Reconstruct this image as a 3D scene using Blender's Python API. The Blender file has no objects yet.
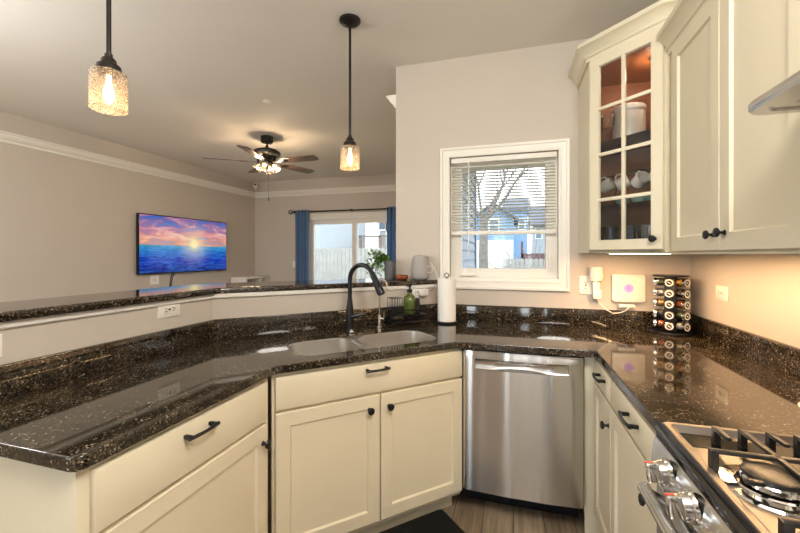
import bpy, bmesh, math, random
from mathutils import Vector, Matrix
PI = math.pi
R2 = math.sqrt(2.0)
rnd = random.Random(7)
SC = bpy.context.scene
COL = SC.collection

# ------------------------------------------------------------------ camera, world, exposure
CAM_Z = 1.36
cam_d = bpy.data.cameras.new('camera')
cam_d.sensor_width = 36.0
cam_d.lens = 380.0 / 800.0 * 36.0
cam_d.shift_y = -11.5 / 800.0
cam_d.clip_start = 0.02
cam_d.clip_end = 300
cam = bpy.data.objects.new('camera', cam_d)
COL.objects.link(cam)
cam.location = (0, 0, CAM_Z)
cam.rotation_euler = (PI / 2, 0, math.radians(16.6))
SC.camera = cam

SC.view_settings.view_transform = 'Standard'
SC.view_settings.look = 'None'
SC.view_settings.gamma = 1.0
SC.view_settings.use_curve_mapping = False
SC.view_settings.exposure = 0.80
SC.cycles.max_bounces = 10
SC.cycles.diffuse_bounces = 5
SC.cycles.transparent_max_bounces = 24
SC.cycles.caustics_reflective = False
SC.cycles.caustics_refractive = False
SC.cycles.sample_clamp_indirect = 4.0

world = bpy.data.worlds.new('overcast_sky')
SC.world = world
world.use_nodes = True
wn = world.node_tree.nodes
wl = world.node_tree.links
bg = wn['Background']
tc = wn.new('ShaderNodeTexCoord')
sx = wn.new('ShaderNodeSeparateXYZ')
rp = wn.new('ShaderNodeValToRGB')
wl.new(tc.outputs['Generated'], sx.inputs[0])
wl.new(sx.outputs['Z'], rp.inputs[0])
rp.color_ramp.elements[0].position = 0.0
rp.color_ramp.elements[0].color = (0.88, 0.94, 1.0, 1)
rp.color_ramp.elements[1].position = 0.8
rp.color_ramp.elements[1].color = (0.74, 0.86, 1.0, 1)
wl.new(rp.outputs[0], bg.inputs[0])
bg.inputs[1].default_value = 2.3

def area_light(name, loc, rot, sx_, sy_, power, color, portal=False, spread=PI):
    l = bpy.data.lights.new(name, 'AREA')
    l.shape = 'RECTANGLE'
    l.size, l.size_y = sx_, sy_
    l.energy = power
    l.color = color
    l.spread = spread
    if portal:
        l.cycles.is_portal = True
    o = bpy.data.objects.new(name, l)
    COL.objects.link(o)
    o.location = loc
    o.rotation_euler = rot
    return o

def point_light(name, loc, power, color, radius=0.02, parent=None):
    l = bpy.data.lights.new(name, 'POINT')
    l.energy = power
    l.color = color
    l.shadow_soft_size = radius
    o = bpy.data.objects.new(name, l)
    COL.objects.link(o)
    o.location = loc
    if parent is not None:
        o.parent = parent
    return o

WARM = (1.0, 0.60, 0.28)
WARMW = (1.0, 0.945, 0.86)
# daylight portals at the openings
area_light('portal_patio', (-2.68, 6.40, 1.03), (-PI / 2, 0, 0), 1.8, 2.05, 1, (1, 1, 1), portal=True)
area_light('portal_window', (-0.07, 2.95, 1.62), (-PI / 2, 0, 0), 0.75, 0.9, 1, (1, 1, 1), portal=True)
# unseen fill lamps added to the room, kitchen one placed after the crown's shadow
point_light('kitchen_fill_lamp', (0.42, 0.25, 2.38), 58, WARMW, 0.28)
point_light('dining_fill_lamp', (-2.9, 0.4, 2.00), 50, (1.0, 0.98, 0.95), 0.30)
# unseen area lamp added beyond the rear windows, standing in for daylight
area_light('rear_daylight_lamp', (-1.3, -4.1, 1.25), (PI / 2, 0, 0), 5.2, 2.4, 110, (0.93, 0.97, 1.0))

# ------------------------------------------------------------------ materials
def new_mat(name):
    m = bpy.data.materials.new(name)
    m.use_nodes = True
    nt = m.node_tree
    return m, nt, nt.nodes['Principled BSDF']

def srgb(r, g, b):
    f = lambda c: (c / 255 / 12.92) if c / 255 <= 0.04045 else ((c / 255 + 0.055) / 1.055) ** 2.4
    return (f(r), f(g), f(b), 1)

def mat(name, col, rough=0.5, metal=0.0, spec=0.5, var=0.0, scale=8.0, bump=0.0, bscale=60.0, emis=None, estr=0.0, coat=0.0):
    m, nt, p = new_mat(name)
    p.inputs['Base Color'].default_value = col
    p.inputs['Roughness'].default_value = rough
    p.inputs['Metallic'].default_value = metal
    p.inputs['Specular IOR Level'].default_value = spec
    p.inputs['Coat Weight'].default_value = coat
    t = nt.nodes.new('ShaderNodeTexCoord')
    if var > 0:
        n = nt.nodes.new('ShaderNodeTexNoise')
        n.inputs['Scale'].default_value = scale
        n.inputs['Detail'].default_value = 4
        nt.links.new(t.outputs['Object'], n.inputs['Vector'])
        r = nt.nodes.new('ShaderNodeValToRGB')
        r.color_ramp.elements[0].position = 0.3
        r.color_ramp.elements[1].position = 0.7
        r.color_ramp.elements[0].color = tuple(c * (1 - var) for c in col[:3]) + (1,)
        r.color_ramp.elements[1].color = tuple(min(1, c * (1 + var)) for c in col[:3]) + (1,)
        nt.links.new(n.outputs['Fac'], r.inputs[0])
        nt.links.new(r.outputs[0], p.inputs['Base Color'])
    if bump > 0:
        n2 = nt.nodes.new('ShaderNodeTexNoise')
        n2.inputs['Scale'].default_value = bscale
        n2.inputs['Detail'].default_value = 3
        nt.links.new(t.outputs['Object'], n2.inputs['Vector'])
        b = nt.nodes.new('ShaderNodeBump')
        b.inputs['Strength'].default_value = bump
        b.inputs['Distance'].default_value = 0.002
        nt.links.new(n2.outputs['Fac'], b.inputs['Height'])
        nt.links.new(b.outputs[0], p.inputs['Normal'])
    if emis:
        p.inputs['Emission Color'].default_value = emis
        p.inputs['Emission Strength'].default_value = estr
    return m

def granite():
    m, nt, p = new_mat('granite')
    N, L = nt.nodes, nt.links
    t = N.new('ShaderNodeTexCoord')
    v1 = N.new('ShaderNodeTexVoronoi')
    v1.inputs['Scale'].default_value = 270
    v1.inputs['Randomness'].default_value = 1
    n0 = N.new('ShaderNodeTexNoise')
    n0.inputs['Scale'].default_value = 60
    add = N.new('ShaderNodeVectorMath')
    add.operation = 'MULTIPLY_ADD'
    add.inputs[1].default_value = (0.012, 0.012, 0.012)
    L.new(t.outputs['Object'], n0.inputs['Vector'])
    L.new(n0.outputs['Color'], add.inputs[0])
    L.new(t.outputs['Object'], add.inputs[2])
    L.new(add.outputs[0], v1.inputs['Vector'])
    s = N.new('ShaderNodeSeparateColor')
    L.new(v1.outputs['Color'], s.inputs[0])
    r = N.new('ShaderNodeValToRGB')
    e = r.color_ramp.elements
    e[0].position = 0.0
    e[0].color = (0.006, 0.005, 0.004, 1)
    e[1].position = 0.50
    e[1].color = (0.016, 0.011, 0.007, 1)
    for pos, c in ((0.60, (0.034, 0.024, 0.014, 1)), (0.78, (0.075, 0.054, 0.032, 1)), (0.915, (0.14, 0.108, 0.068, 1)), (0.98, (0.32, 0.28, 0.23, 1))):
        q = e.new(pos)
        q.color = c
    r.color_ramp.interpolation = 'CONSTANT'
    L.new(s.outputs[0], r.inputs[0])
    n = N.new('ShaderNodeTexNoise')
    n.inputs['Scale'].default_value = 9
    n.inputs['Detail'].default_value = 3
    L.new(t.outputs['Object'], n.inputs['Vector'])
    mr = N.new('ShaderNodeMapRange')
    mr.inputs[1].default_value = 0.3
    mr.inputs[2].default_value = 0.7
    mr.inputs[3].default_value = 0.55
    mr.inputs[4].default_value = 1.5
    L.new(n.outputs['Fac'], mr.inputs[0])
    mx = N.new('ShaderNodeVectorMath')
    mx.operation = 'SCALE'
    L.new(r.outputs[0], mx.inputs[0])
    L.new(mr.outputs[0], mx.inputs['Scale'])
    L.new(mx.outputs[0], p.inputs['Base Color'])
    p.inputs['Roughness'].default_value = 0.055
    p.inputs['IOR'].default_value = 1.68
    return m

def wood(name, c0, c1, scale=(2, 40, 40), rough=0.4):
    m, nt, p = new_mat(name)
    N, L = nt.nodes, nt.links
    t = N.new('ShaderNodeTexCoord')
    mp = N.new('ShaderNodeMapping')
    mp.inputs['Scale'].default_value = scale
    n = N.new('ShaderNodeTexNoise')
    n.inputs['Scale'].default_value = 1.0
    n.inputs['Detail'].default_value = 5
    n.inputs['Distortion'].default_value = 0.6
    r = N.new('ShaderNodeValToRGB')
    r.color_ramp.elements[0].position = 0.32
    r.color_ramp.elements[1].position = 0.68
    r.color_ramp.elements[0].color = c0
    r.color_ramp.elements[1].color = c1
    L.new(t.outputs['Object'], mp.inputs[0])
    L.new(mp.outputs[0], n.inputs['Vector'])
    L.new(n.outputs['Fac'], r.inputs[0])
    L.new(r.outputs[0], p.inputs['Base Color'])
    p.inputs['Roughness'].default_value = rough
    return m

def plank_floor():
    m, nt, p = new_mat('floor_planks')
    N, L = nt.nodes, nt.links
    t = N.new('ShaderNodeTexCoord')
    mp = N.new('ShaderNodeMapping')
    mp.inputs['Rotation'].default_value = (0, 0, PI / 2)
    b = N.new('ShaderNodeTexBrick')
    b.inputs['Scale'].default_value = 1
    b.inputs['Brick Width'].default_value = 1.2
    b.inputs['Row Height'].default_value = 0.15
    b.inputs['Mortar Size'].default_value = 0.0015
    b.inputs['Color1'].default_value = srgb(168, 148, 124)
    b.inputs['Color2'].default_value = srgb(140, 120, 98)
    b.inputs['Mortar'].default_value = srgb(60, 46, 34)
    L.new(t.outputs['Object'], mp.inputs[0])
    L.new(mp.outputs[0], b.inputs['Vector'])
    m2 = N.new('ShaderNodeMapping')
    m2.inputs['Scale'].default_value = (45, 3, 1)
    L.new(t.outputs['Object'], m2.inputs[0])
    n = N.new('ShaderNodeTexNoise')
    n.inputs['Scale'].default_value = 1
    n.inputs['Detail'].default_value = 6
    n.inputs['Distortion'].default_value = 0.8
    L.new(m2.outputs[0], n.inputs['Vector'])
    mr = N.new('ShaderNodeMapRange')
    mr.inputs[1].default_value = 0.3
    mr.inputs[2].default_value = 0.7
    mr.inputs[3].default_value = 0.6
    mr.inputs[4].default_value = 1.25
    L.new(n.outputs['Fac'], mr.inputs[0])
    sc = N.new('ShaderNodeVectorMath')
    sc.operation = 'SCALE'
    L.new(b.outputs['Color'], sc.inputs[0])
    L.new(mr.outputs[0], sc.inputs['Scale'])
    L.new(sc.outputs[0], p.inputs['Base Color'])
    p.inputs['Roughness'].default_value = 0.45
    return m

def steel(name, col=(0.62, 0.61, 0.60, 1), rough=0.27, aniso=0.0, grain=(6, 6, 500)):
    m, nt, p = new_mat(name)
    N, L = nt.nodes, nt.links
    p.inputs['Metallic'].default_value = 1
    p.inputs['Base Color'].default_value = col
    t = N.new('ShaderNodeTexCoord')
    mp = N.new('ShaderNodeMapping')
    mp.inputs['Scale'].default_value = grain
    n = N.new('ShaderNodeTexNoise')
    n.inputs['Scale'].default_value = 1
    n.inputs['Detail'].default_value = 2
    L.new(t.outputs['Object'], mp.inputs[0])
    L.new(mp.outputs[0], n.inputs['Vector'])
    mr = N.new('ShaderNodeMapRange')
    mr.inputs[3].default_value = rough * 0.98
    mr.inputs[4].default_value = rough * 1.02
    L.new(n.outputs['Fac'], mr.inputs[0])
    L.new(mr.outputs[0], p.inputs['Roughness'])
    if aniso > 0:
        p.inputs['Anisotropic'].default_value = aniso
        tg = N.new('ShaderNodeTangent')
        tg.direction_type = 'RADIAL'
        tg.axis = 'Z'
        p.inputs['Anisotropic Rotation'].default_value = 0.25
        L.new(tg.outputs[0], p.inputs['Tangent'])
    return m

def clear_glass(name, tint=(1, 1, 1, 1), refl=1.0, frost=0.0, frostcol=(1, 1, 1, 1), bump=0.0, bscale=90.0):
    """window / lamp glass: see-through with a Fresnel mirror coat, optional seeded haze"""
    m = bpy.data.materials.new(name)
    m.use_nodes = True
    nt = m.node_tree
    N, L = nt.nodes, nt.links
    N.clear()
    out = N.new('ShaderNodeOutputMaterial')
    tr = N.new('ShaderNodeBsdfTransparent')
    tr.inputs[0].default_value = tint
    gl = N.new('ShaderNodeBsdfGlossy')
    gl.inputs['Roughness'].default_value = 0.02
    fr = N.new('ShaderNodeFresnel')
    fr.inputs[0].default_value = 1.45
    mul = N.new('ShaderNodeMath')
    mul.operation = 'MULTIPLY'
    mul.inputs[1].default_value = refl
    L.new(fr.outputs[0], mul.inputs[0])
    mix = N.new('ShaderNodeMixShader')
    L.new(mul.outputs[0], mix.inputs[0])
    L.new(tr.outputs[0], mix.inputs[1])
    L.new(gl.outputs[0], mix.inputs[2])
    last = mix
    if frost > 0 or bump > 0:
        t = N.new('ShaderNodeTexCoord')
        v = N.new('ShaderNodeTexVoronoi')
        v.inputs['Scale'].default_value = bscale
        L.new(t.outputs['Object'], v.inputs['Vector'])
        if bump > 0:
            b = N.new('ShaderNodeBump')
            b.inputs['Strength'].default_value = bump
            b.inputs['Distance'].default_value = 0.003
            L.new(v.outputs['Distance'], b.inputs['Height'])
            L.new(b.outputs[0], gl.inputs['Normal'])
            L.new(b.outputs[0], fr.inputs['Normal'])
        tl = N.new('ShaderNodeBsdfTranslucent')
        tl.inputs[0].default_value = frostcol
        df = N.new('ShaderNodeBsdfDiffuse')
        df.inputs[0].default_value = frostcol
        md = N.new('ShaderNodeMixShader')
        md.inputs[0].default_value = 0.35
        L.new(tl.outputs[0], md.inputs[1])
        L.new(df.outputs[0], md.inputs[2])
        mr = N.new('ShaderNodeMapRange')
        mr.inputs[1].default_value = 0.1
        mr.inputs[2].default_value = 0.6
        mr.inputs[3].default_value = min(1, frost * 1.7)
        mr.inputs[4].default_value = frost * 0.4
        L.new(v.outputs['Distance'], mr.inputs[0])
        m2 = N.new('ShaderNodeMixShader')
        L.new(mr.outputs[0], m2.inputs[0])
        L.new(last.outputs[0], m2.inputs[1])
        L.new(md.outputs[0], m2.inputs[2])
        last = m2
    L.new(last.outputs[0], out.inputs[0])
    return m

def emission(name, col, strength):
    m = bpy.data.materials.new(name)
    m.use_nodes = True
    N = m.node_tree.nodes
    N.clear()
    out = N.new('ShaderNodeOutputMaterial')
    e = N.new('ShaderNodeEmission')
    e.inputs[0].default_value = col
    e.inputs[1].default_value = strength
    m.node_tree.links.new(e.outputs[0], out.inputs[0])
    return m

def siding_mat(name, col, pitch=0.11):
    m, nt, p = new_mat(name)
    N, L = nt.nodes, nt.links
    t = N.new('ShaderNodeTexCoord')
    s = N.new('ShaderNodeSeparateXYZ')
    L.new(t.outputs['Object'], s.inputs[0])
    d = N.new('ShaderNodeMath')
    d.operation = 'DIVIDE'
    d.inputs[1].default_value = pitch
    L.new(s.outputs['Z'], d.inputs[0])
    f = N.new('ShaderNodeMath')
    f.operation = 'FRACT'
    L.new(d.outputs[0], f.inputs[0])
    b = N.new('ShaderNodeBump')
    b.inputs['Strength'].default_value = 1
    b.inputs['Distance'].default_value = 0.03
    b.invert = True
    L.new(f.outputs[0], b.inputs['Height'])
    L.new(b.outputs[0], p.inputs['Normal'])
    p.inputs['Base Color'].default_value = col
    p.inputs['Roughness'].default_value = 0.6
    return m

M = {}
M['wall'] = mat('wall_paint', srgb(200, 191, 180), 0.75, var=0.012, scale=3, bump=0.05, bscale=180)
M['ceiling'] = mat('ceiling_paint', srgb(232, 228, 221), 0.85, var=0.01, scale=2, bump=0.05, bscale=200)
M['trim'] = mat('white_trim_paint', srgb(236, 232, 224), 0.4, var=0.01)
M['cream'] = mat('cream_cabinet_paint', srgb(219, 210, 186), 0.38, var=0.012, scale=5)
M['granite'] = granite()
M['floor'] = plank_floor()
M['steel'] = steel('brushed_stainless', rough=0.22, aniso=0.97)
M['steel_plain'] = steel('satin_stainless', rough=0.22)
M['cooktopsteel'] = steel('cooktop_stainless', (0.19, 0.175, 0.16, 1), 0.36, grain=(40, 40, 40))
M['sinksteel'] = steel('sink_stainless', (0.68, 0.66, 0.63, 1), 0.29, grain=(60, 60, 60))
M['chrome'] = mat('chrome', (0.80, 0.79, 0.77, 1), 0.08, 1.0, var=0.02)
M['nickel'] = mat('brushed_nickel', (0.66, 0.60, 0.53, 1), 0.25, 1.0, var=0.03, scale=60)
M['bronze'] = mat('oil_rubbed_bronze', (0.018, 0.015, 0.013, 1), 0.35, 0.4, var=0.2, scale=40)
M['black'] = mat('black_satin_metal', (0.010, 0.010, 0.012, 1), 0.32, 0.3, var=0.15, scale=30)
M['blackgloss'] = mat('black_gloss', (0.008, 0.008, 0.009, 1), 0.10, var=0.1)
M['iron'] = mat('cast_iron', (0.040, 0.037, 0.034, 1), 0.30, 0.5, var=0.25, scale=120, bump=0.15, bscale=400)
M['mat'] = mat('black_rubber_mat', (0.008, 0.008, 0.008, 1), 0.6, var=0.2, scale=60, bump=0.3, bscale=250)
M['glass'] = clear_glass('window_glass', (0.97, 0.98, 0.98, 1), 0.6)
M['cabglass'] = clear_glass('cabinet_glass', (0.97, 0.97, 0.96, 1), 0.7)
M['tumbler'] = clear_glass('drinking_glass', (0.88, 0.89, 0.88, 1), 1.5)
M['blueglass'] = clear_glass('blue_drinking_glass', (0.62, 0.70, 0.84, 1), 1.4)
M['seeded'] = clear_glass('seeded_lamp_glass', (1, 0.96, 0.90, 1), 0.9, frost=0.24, frostcol=(1, 0.88, 0.74, 1), bump=0.4, bscale=130)
M['fanglass'] = clear_glass('fan_lamp_glass', (1, 0.98, 0.95, 1), 1.0, frost=0.012, frostcol=(1, 0.92, 0.80, 1), bump=0.2, bscale=60)
M['bulb'] = emission('warm_bulb', (1.0, 0.70, 0.38, 1), 3.8)
M['strip'] = emission('warm_led_strip', (1.0, 0.80, 0.50, 1), 12)
M['puck'] = emission('warm_puck_lens', (1.0, 0.72, 0.42, 1), 10)
M['cabwood'] = wood('cabinet_interior_wood', srgb(150, 84, 40), srgb(172, 102, 54), (3, 3, 30), 0.45)
M['bladewood'] = wood('fan_blade_wood', srgb(84, 66, 56), srgb(124, 102, 88), (14, 14, 30), 0.4)
M['plate'] = mat('white_plastic', srgb(240, 236, 228), 0.35, var=0.008)
M['slot'] = mat('outlet_slot_dark', (0.03, 0.03, 0.03, 1), 0.5, var=0.1)
M['paper'] = mat('paper_towel', srgb(244, 241, 236), 0.9, var=0.01, bump=0.25, bscale=160)
M['ceramic'] = mat('white_ceramic', srgb(228, 226, 220), 0.15, var=0.01)
M['pinkceramic'] = mat('blush_ceramic', srgb(226, 196, 178), 0.25, var=0.03)
M['teal'] = mat('teal_glazed_ceramic', srgb(140, 178, 172), 0.2, var=0.06, scale=30)
M['greysp'] = mat('grey_speaker_fabric', srgb(168, 164, 160), 0.85, var=0.06, scale=300, bump=0.4, bscale=600)
M['greypot'] = mat('grey_pot', srgb(96, 98, 100), 0.6, var=0.05)
M['copper'] = mat('copper_glaze', srgb(140, 72, 42), 0.22, 0.5, var=0.15, scale=40)
M['leaf'] = mat('green_leaf', srgb(92, 134, 60), 0.5, var=0.35, scale=25)
M['stem'] = mat('plant_stem', srgb(86, 96, 50), 0.6, var=0.1)
M['soapglass'] = clear_glass('green_soap_glass', (0.72, 0.78, 0.55, 1), 1.4, frost=0.25, frostcol=srgb(150, 164, 100))
M['soapliq'] = mat('green_soap', srgb(150, 164, 104), 0.2, var=0.05)
M['curtain'] = mat('blue_curtain_fabric', srgb(118, 148, 184), 0.85, var=0.05, scale=120, bump=0.2, bscale=500)
M['slat'] = mat('white_vinyl_slat', srgb(240, 238, 232), 0.5, var=0.01)
for nm_, tc_, fc_ in (('curtain', srgb(150, 186, 222), 0.4), ('slat', srgb(248, 248, 245), 0.62)):
    nt_ = M[nm_].node_tree
    p_ = nt_.nodes['Principled BSDF']
    tl_ = nt_.nodes.new('ShaderNodeBsdfTranslucent')
    tl_.inputs[0].default_value = tc_
    mx_ = nt_.nodes.new('ShaderNodeMixShader')
    mx_.inputs[0].default_value = fc_
    nt_.links.new(p_.outputs[0], mx_.inputs[1])
    nt_.links.new(tl_.outputs[0], mx_.inputs[2])
    nt_.links.new(mx_.outputs[0], nt_.nodes['Material Output'].inputs[0])
M['sponge'] = mat('dark_sponge', srgb(40, 40, 44), 0.9, var=0.2, scale=80)
M['glowbadge'] = mat('router_purple_ring', srgb(176, 150, 214), 0.4, var=0.03, emis=srgb(176, 150, 214), estr=0.25)  # badge logo with a faint added glow of its own purple
M['badgedot'] = mat('router_violet_dot', srgb(140, 104, 190), 0.4, var=0.03)
M['black_label'] = mat('black_spice_label', srgb(44, 40, 36), 0.4, var=0.05)
M['red'] = mat('red_marker', srgb(196, 40, 30), 0.4, var=0.05)
M['lawn'] = mat('winter_lawn', srgb(122, 132, 92), 0.9, var=0.25, scale=2)
M['bark'] = mat('tree_bark', srgb(128, 120, 114), 0.9, var=0.25, scale=12)
M['sid_grey'] = siding_mat('pale_grey_siding', srgb(172, 175, 178))
M['sid_dark'] = siding_mat('grey_lap_siding', srgb(120, 128, 140), 0.13)
M['sid_blue'] = siding_mat('blue_siding', srgb(136, 166, 196), 0.12)
M['roof'] = mat('grey_roof_shingle', srgb(110, 112, 120), 0.9, var=0.15, scale=10)
M['fence'] = mat('weathered_fence_wood', srgb(168, 162, 156), 0.85, var=0.12, scale=3)
M['deck'] = mat('brown_deck_wood', srgb(150, 132, 120), 0.85, var=0.12, scale=4)
M['shrub'] = mat('bare_shrub', srgb(140, 120, 118), 0.9, var=0.25, scale=8)
M['winpane'] = mat('far_window_pane', srgb(110, 122, 136), 0.2, var=0.1)
M['maroon'] = mat('maroon_play_tower_wood', srgb(104, 76, 80), 0.8, var=0.1)

def tv_mat():
    m = bpy.data.materials.new('sunset_screen')
    m.use_nodes = True
    N, L = m.node_tree.nodes, m.node_tree.links
    N.clear()
    out = N.new('ShaderNodeOutputMaterial')
    em = N.new('ShaderNodeEmission')
    tcn = N.new('ShaderNodeTexCoord')
    sp = N.new('ShaderNodeSeparateXYZ')
    L.new(tcn.outputs['Generated'], sp.inputs[0])
    def math_(op, a, b=None, c=None):
        n = N.new('ShaderNodeMath')
        n.operation = op
        for i, v in enumerate((a, b, c)):
            if v is None:
                continue
            if isinstance(v, (int, float)):
                n.inputs[i].default_value = v
            else:
                L.new(v, n.inputs[i])
        return n.outputs[0]
    def ramp(fac, els):
        r = N.new('ShaderNodeValToRGB')
        e = r.color_ramp.elements
        e[0].position, e[0].color = els[0]
        e[1].position, e[1].color = els[-1]
        for pz, cc in els[1:-1]:
            q = e.new(pz)
            q.color = cc
        L.new(fac, r.inputs[0])
        return r.outputs[0]
    def mixc(f, a, b, mode='MIX'):
        n = N.new('ShaderNodeMix')
        n.data_type = 'RGBA'
        n.blend_type = mode
        L.new(f, n.inputs[0]) if not isinstance(f, float) else setattr(n.inputs[0], 'default_value', f)
        L.new(a, n.inputs[6])
        L.new(b, n.inputs[7])
        return n.outputs[2]
    u, v = sp.outputs['Y'], sp.outputs['Z']
    # sky: blue at the corners, pink and gold towards the sun
    mp = N.new('ShaderNodeMapping')
    mp.inputs['Scale'].default_value = (1, 3.0, 6.5)
    mp.inputs['Rotation'].default_value = (0.35, 0, 0)
    L.new(tcn.outputs['Generated'], mp.inputs[0])
    ns = N.new('ShaderNodeTexNoise')
    ns.inputs['Scale'].default_value = 1.3
    ns.inputs['Detail'].default_value = 6
    ns.inputs['Distortion'].default_value = 0.9
    L.new(mp.outputs[0], ns.inputs['Vector'])
    base = ramp(v, [(0.5, srgb(250, 196, 140)), (0.60, srgb(244, 186, 150)), (0.74, srgb(214, 150, 170)), (0.86, srgb(120, 140, 205)), (1.0, srgb(40, 90, 190))])
    cloud = ramp(ns.outputs['Fac'], [(0.36, srgb(64, 110, 190)), (0.46, srgb(150, 100, 140)), (0.55, srgb(238, 140, 130)), (0.68, srgb(255, 226, 200))])
    skyc = mixc(0.55, base, cloud)
    # sea
    mw = N.new('ShaderNodeMapping')
    mw.inputs['Scale'].default_value = (1, 5, 22)
    L.new(tcn.outputs['Generated'], mw.inputs[0])
    nw = N.new('ShaderNodeTexNoise')
    nw.inputs['Scale'].default_value = 1.6
    nw.inputs['Detail'].default_value = 4
    nw.inputs['Distortion'].default_value = 1.2
    L.new(mw.outputs[0], nw.inputs['Vector'])
    depth = ramp(v, [(0.0, srgb(10, 10, 120)), (0.22, srgb(14, 40, 190)), (0.38, srgb(30, 130, 210)), (0.5, srgb(80, 196, 226))])
    wav = ramp(nw.outputs['Fac'], [(0.40, srgb(10, 14, 110)), (0.6, srgb(70, 140, 230))])
    seac = mixc(0.42, depth, wav)
    isky = math_('GREATER_THAN', v, 0.485)
    pic = mixc(isky, seac, skyc)
    # sun glow
    du = math_('MULTIPLY', math_('SUBTRACT', u, 0.57), 1.9)
    dv = math_('SUBTRACT', v, 0.52)
    d2 = math_('ADD', math_('MULTIPLY', du, du), math_('MULTIPLY', dv, dv))
    glow = math_('POWER', 2.718, math_('MULTIPLY', d2, -160.0))
    halo = math_('MULTIPLY', math_('POWER', 2.718, math_('MULTIPLY', d2, -16.0)), 0.45)
    g = math_('MINIMUM', math_('ADD', glow, halo), 1.0)
    sun = N.new('ShaderNodeRGB')
    sun.outputs[0].default_value = (1.0, 0.86, 0.42, 1)
    pic = mixc(g, pic, sun.outputs[0])
    L.new(pic, em.inputs[0])
    em.inputs[1].default_value = 0.52
    gl = N.new('ShaderNodeBsdfGlossy')
    gl.inputs['Roughness'].default_value = 0.1
    gl.inputs[0].default_value = (0.03, 0.03, 0.03, 1)
    ad = N.new('ShaderNodeAddShader')
    L.new(em.outputs[0], ad.inputs[0])
    L.new(gl.outputs[0], ad.inputs[1])
    L.new(ad.outputs[0], out.inputs[0])
    return m
M['screen'] = tv_mat()

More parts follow.
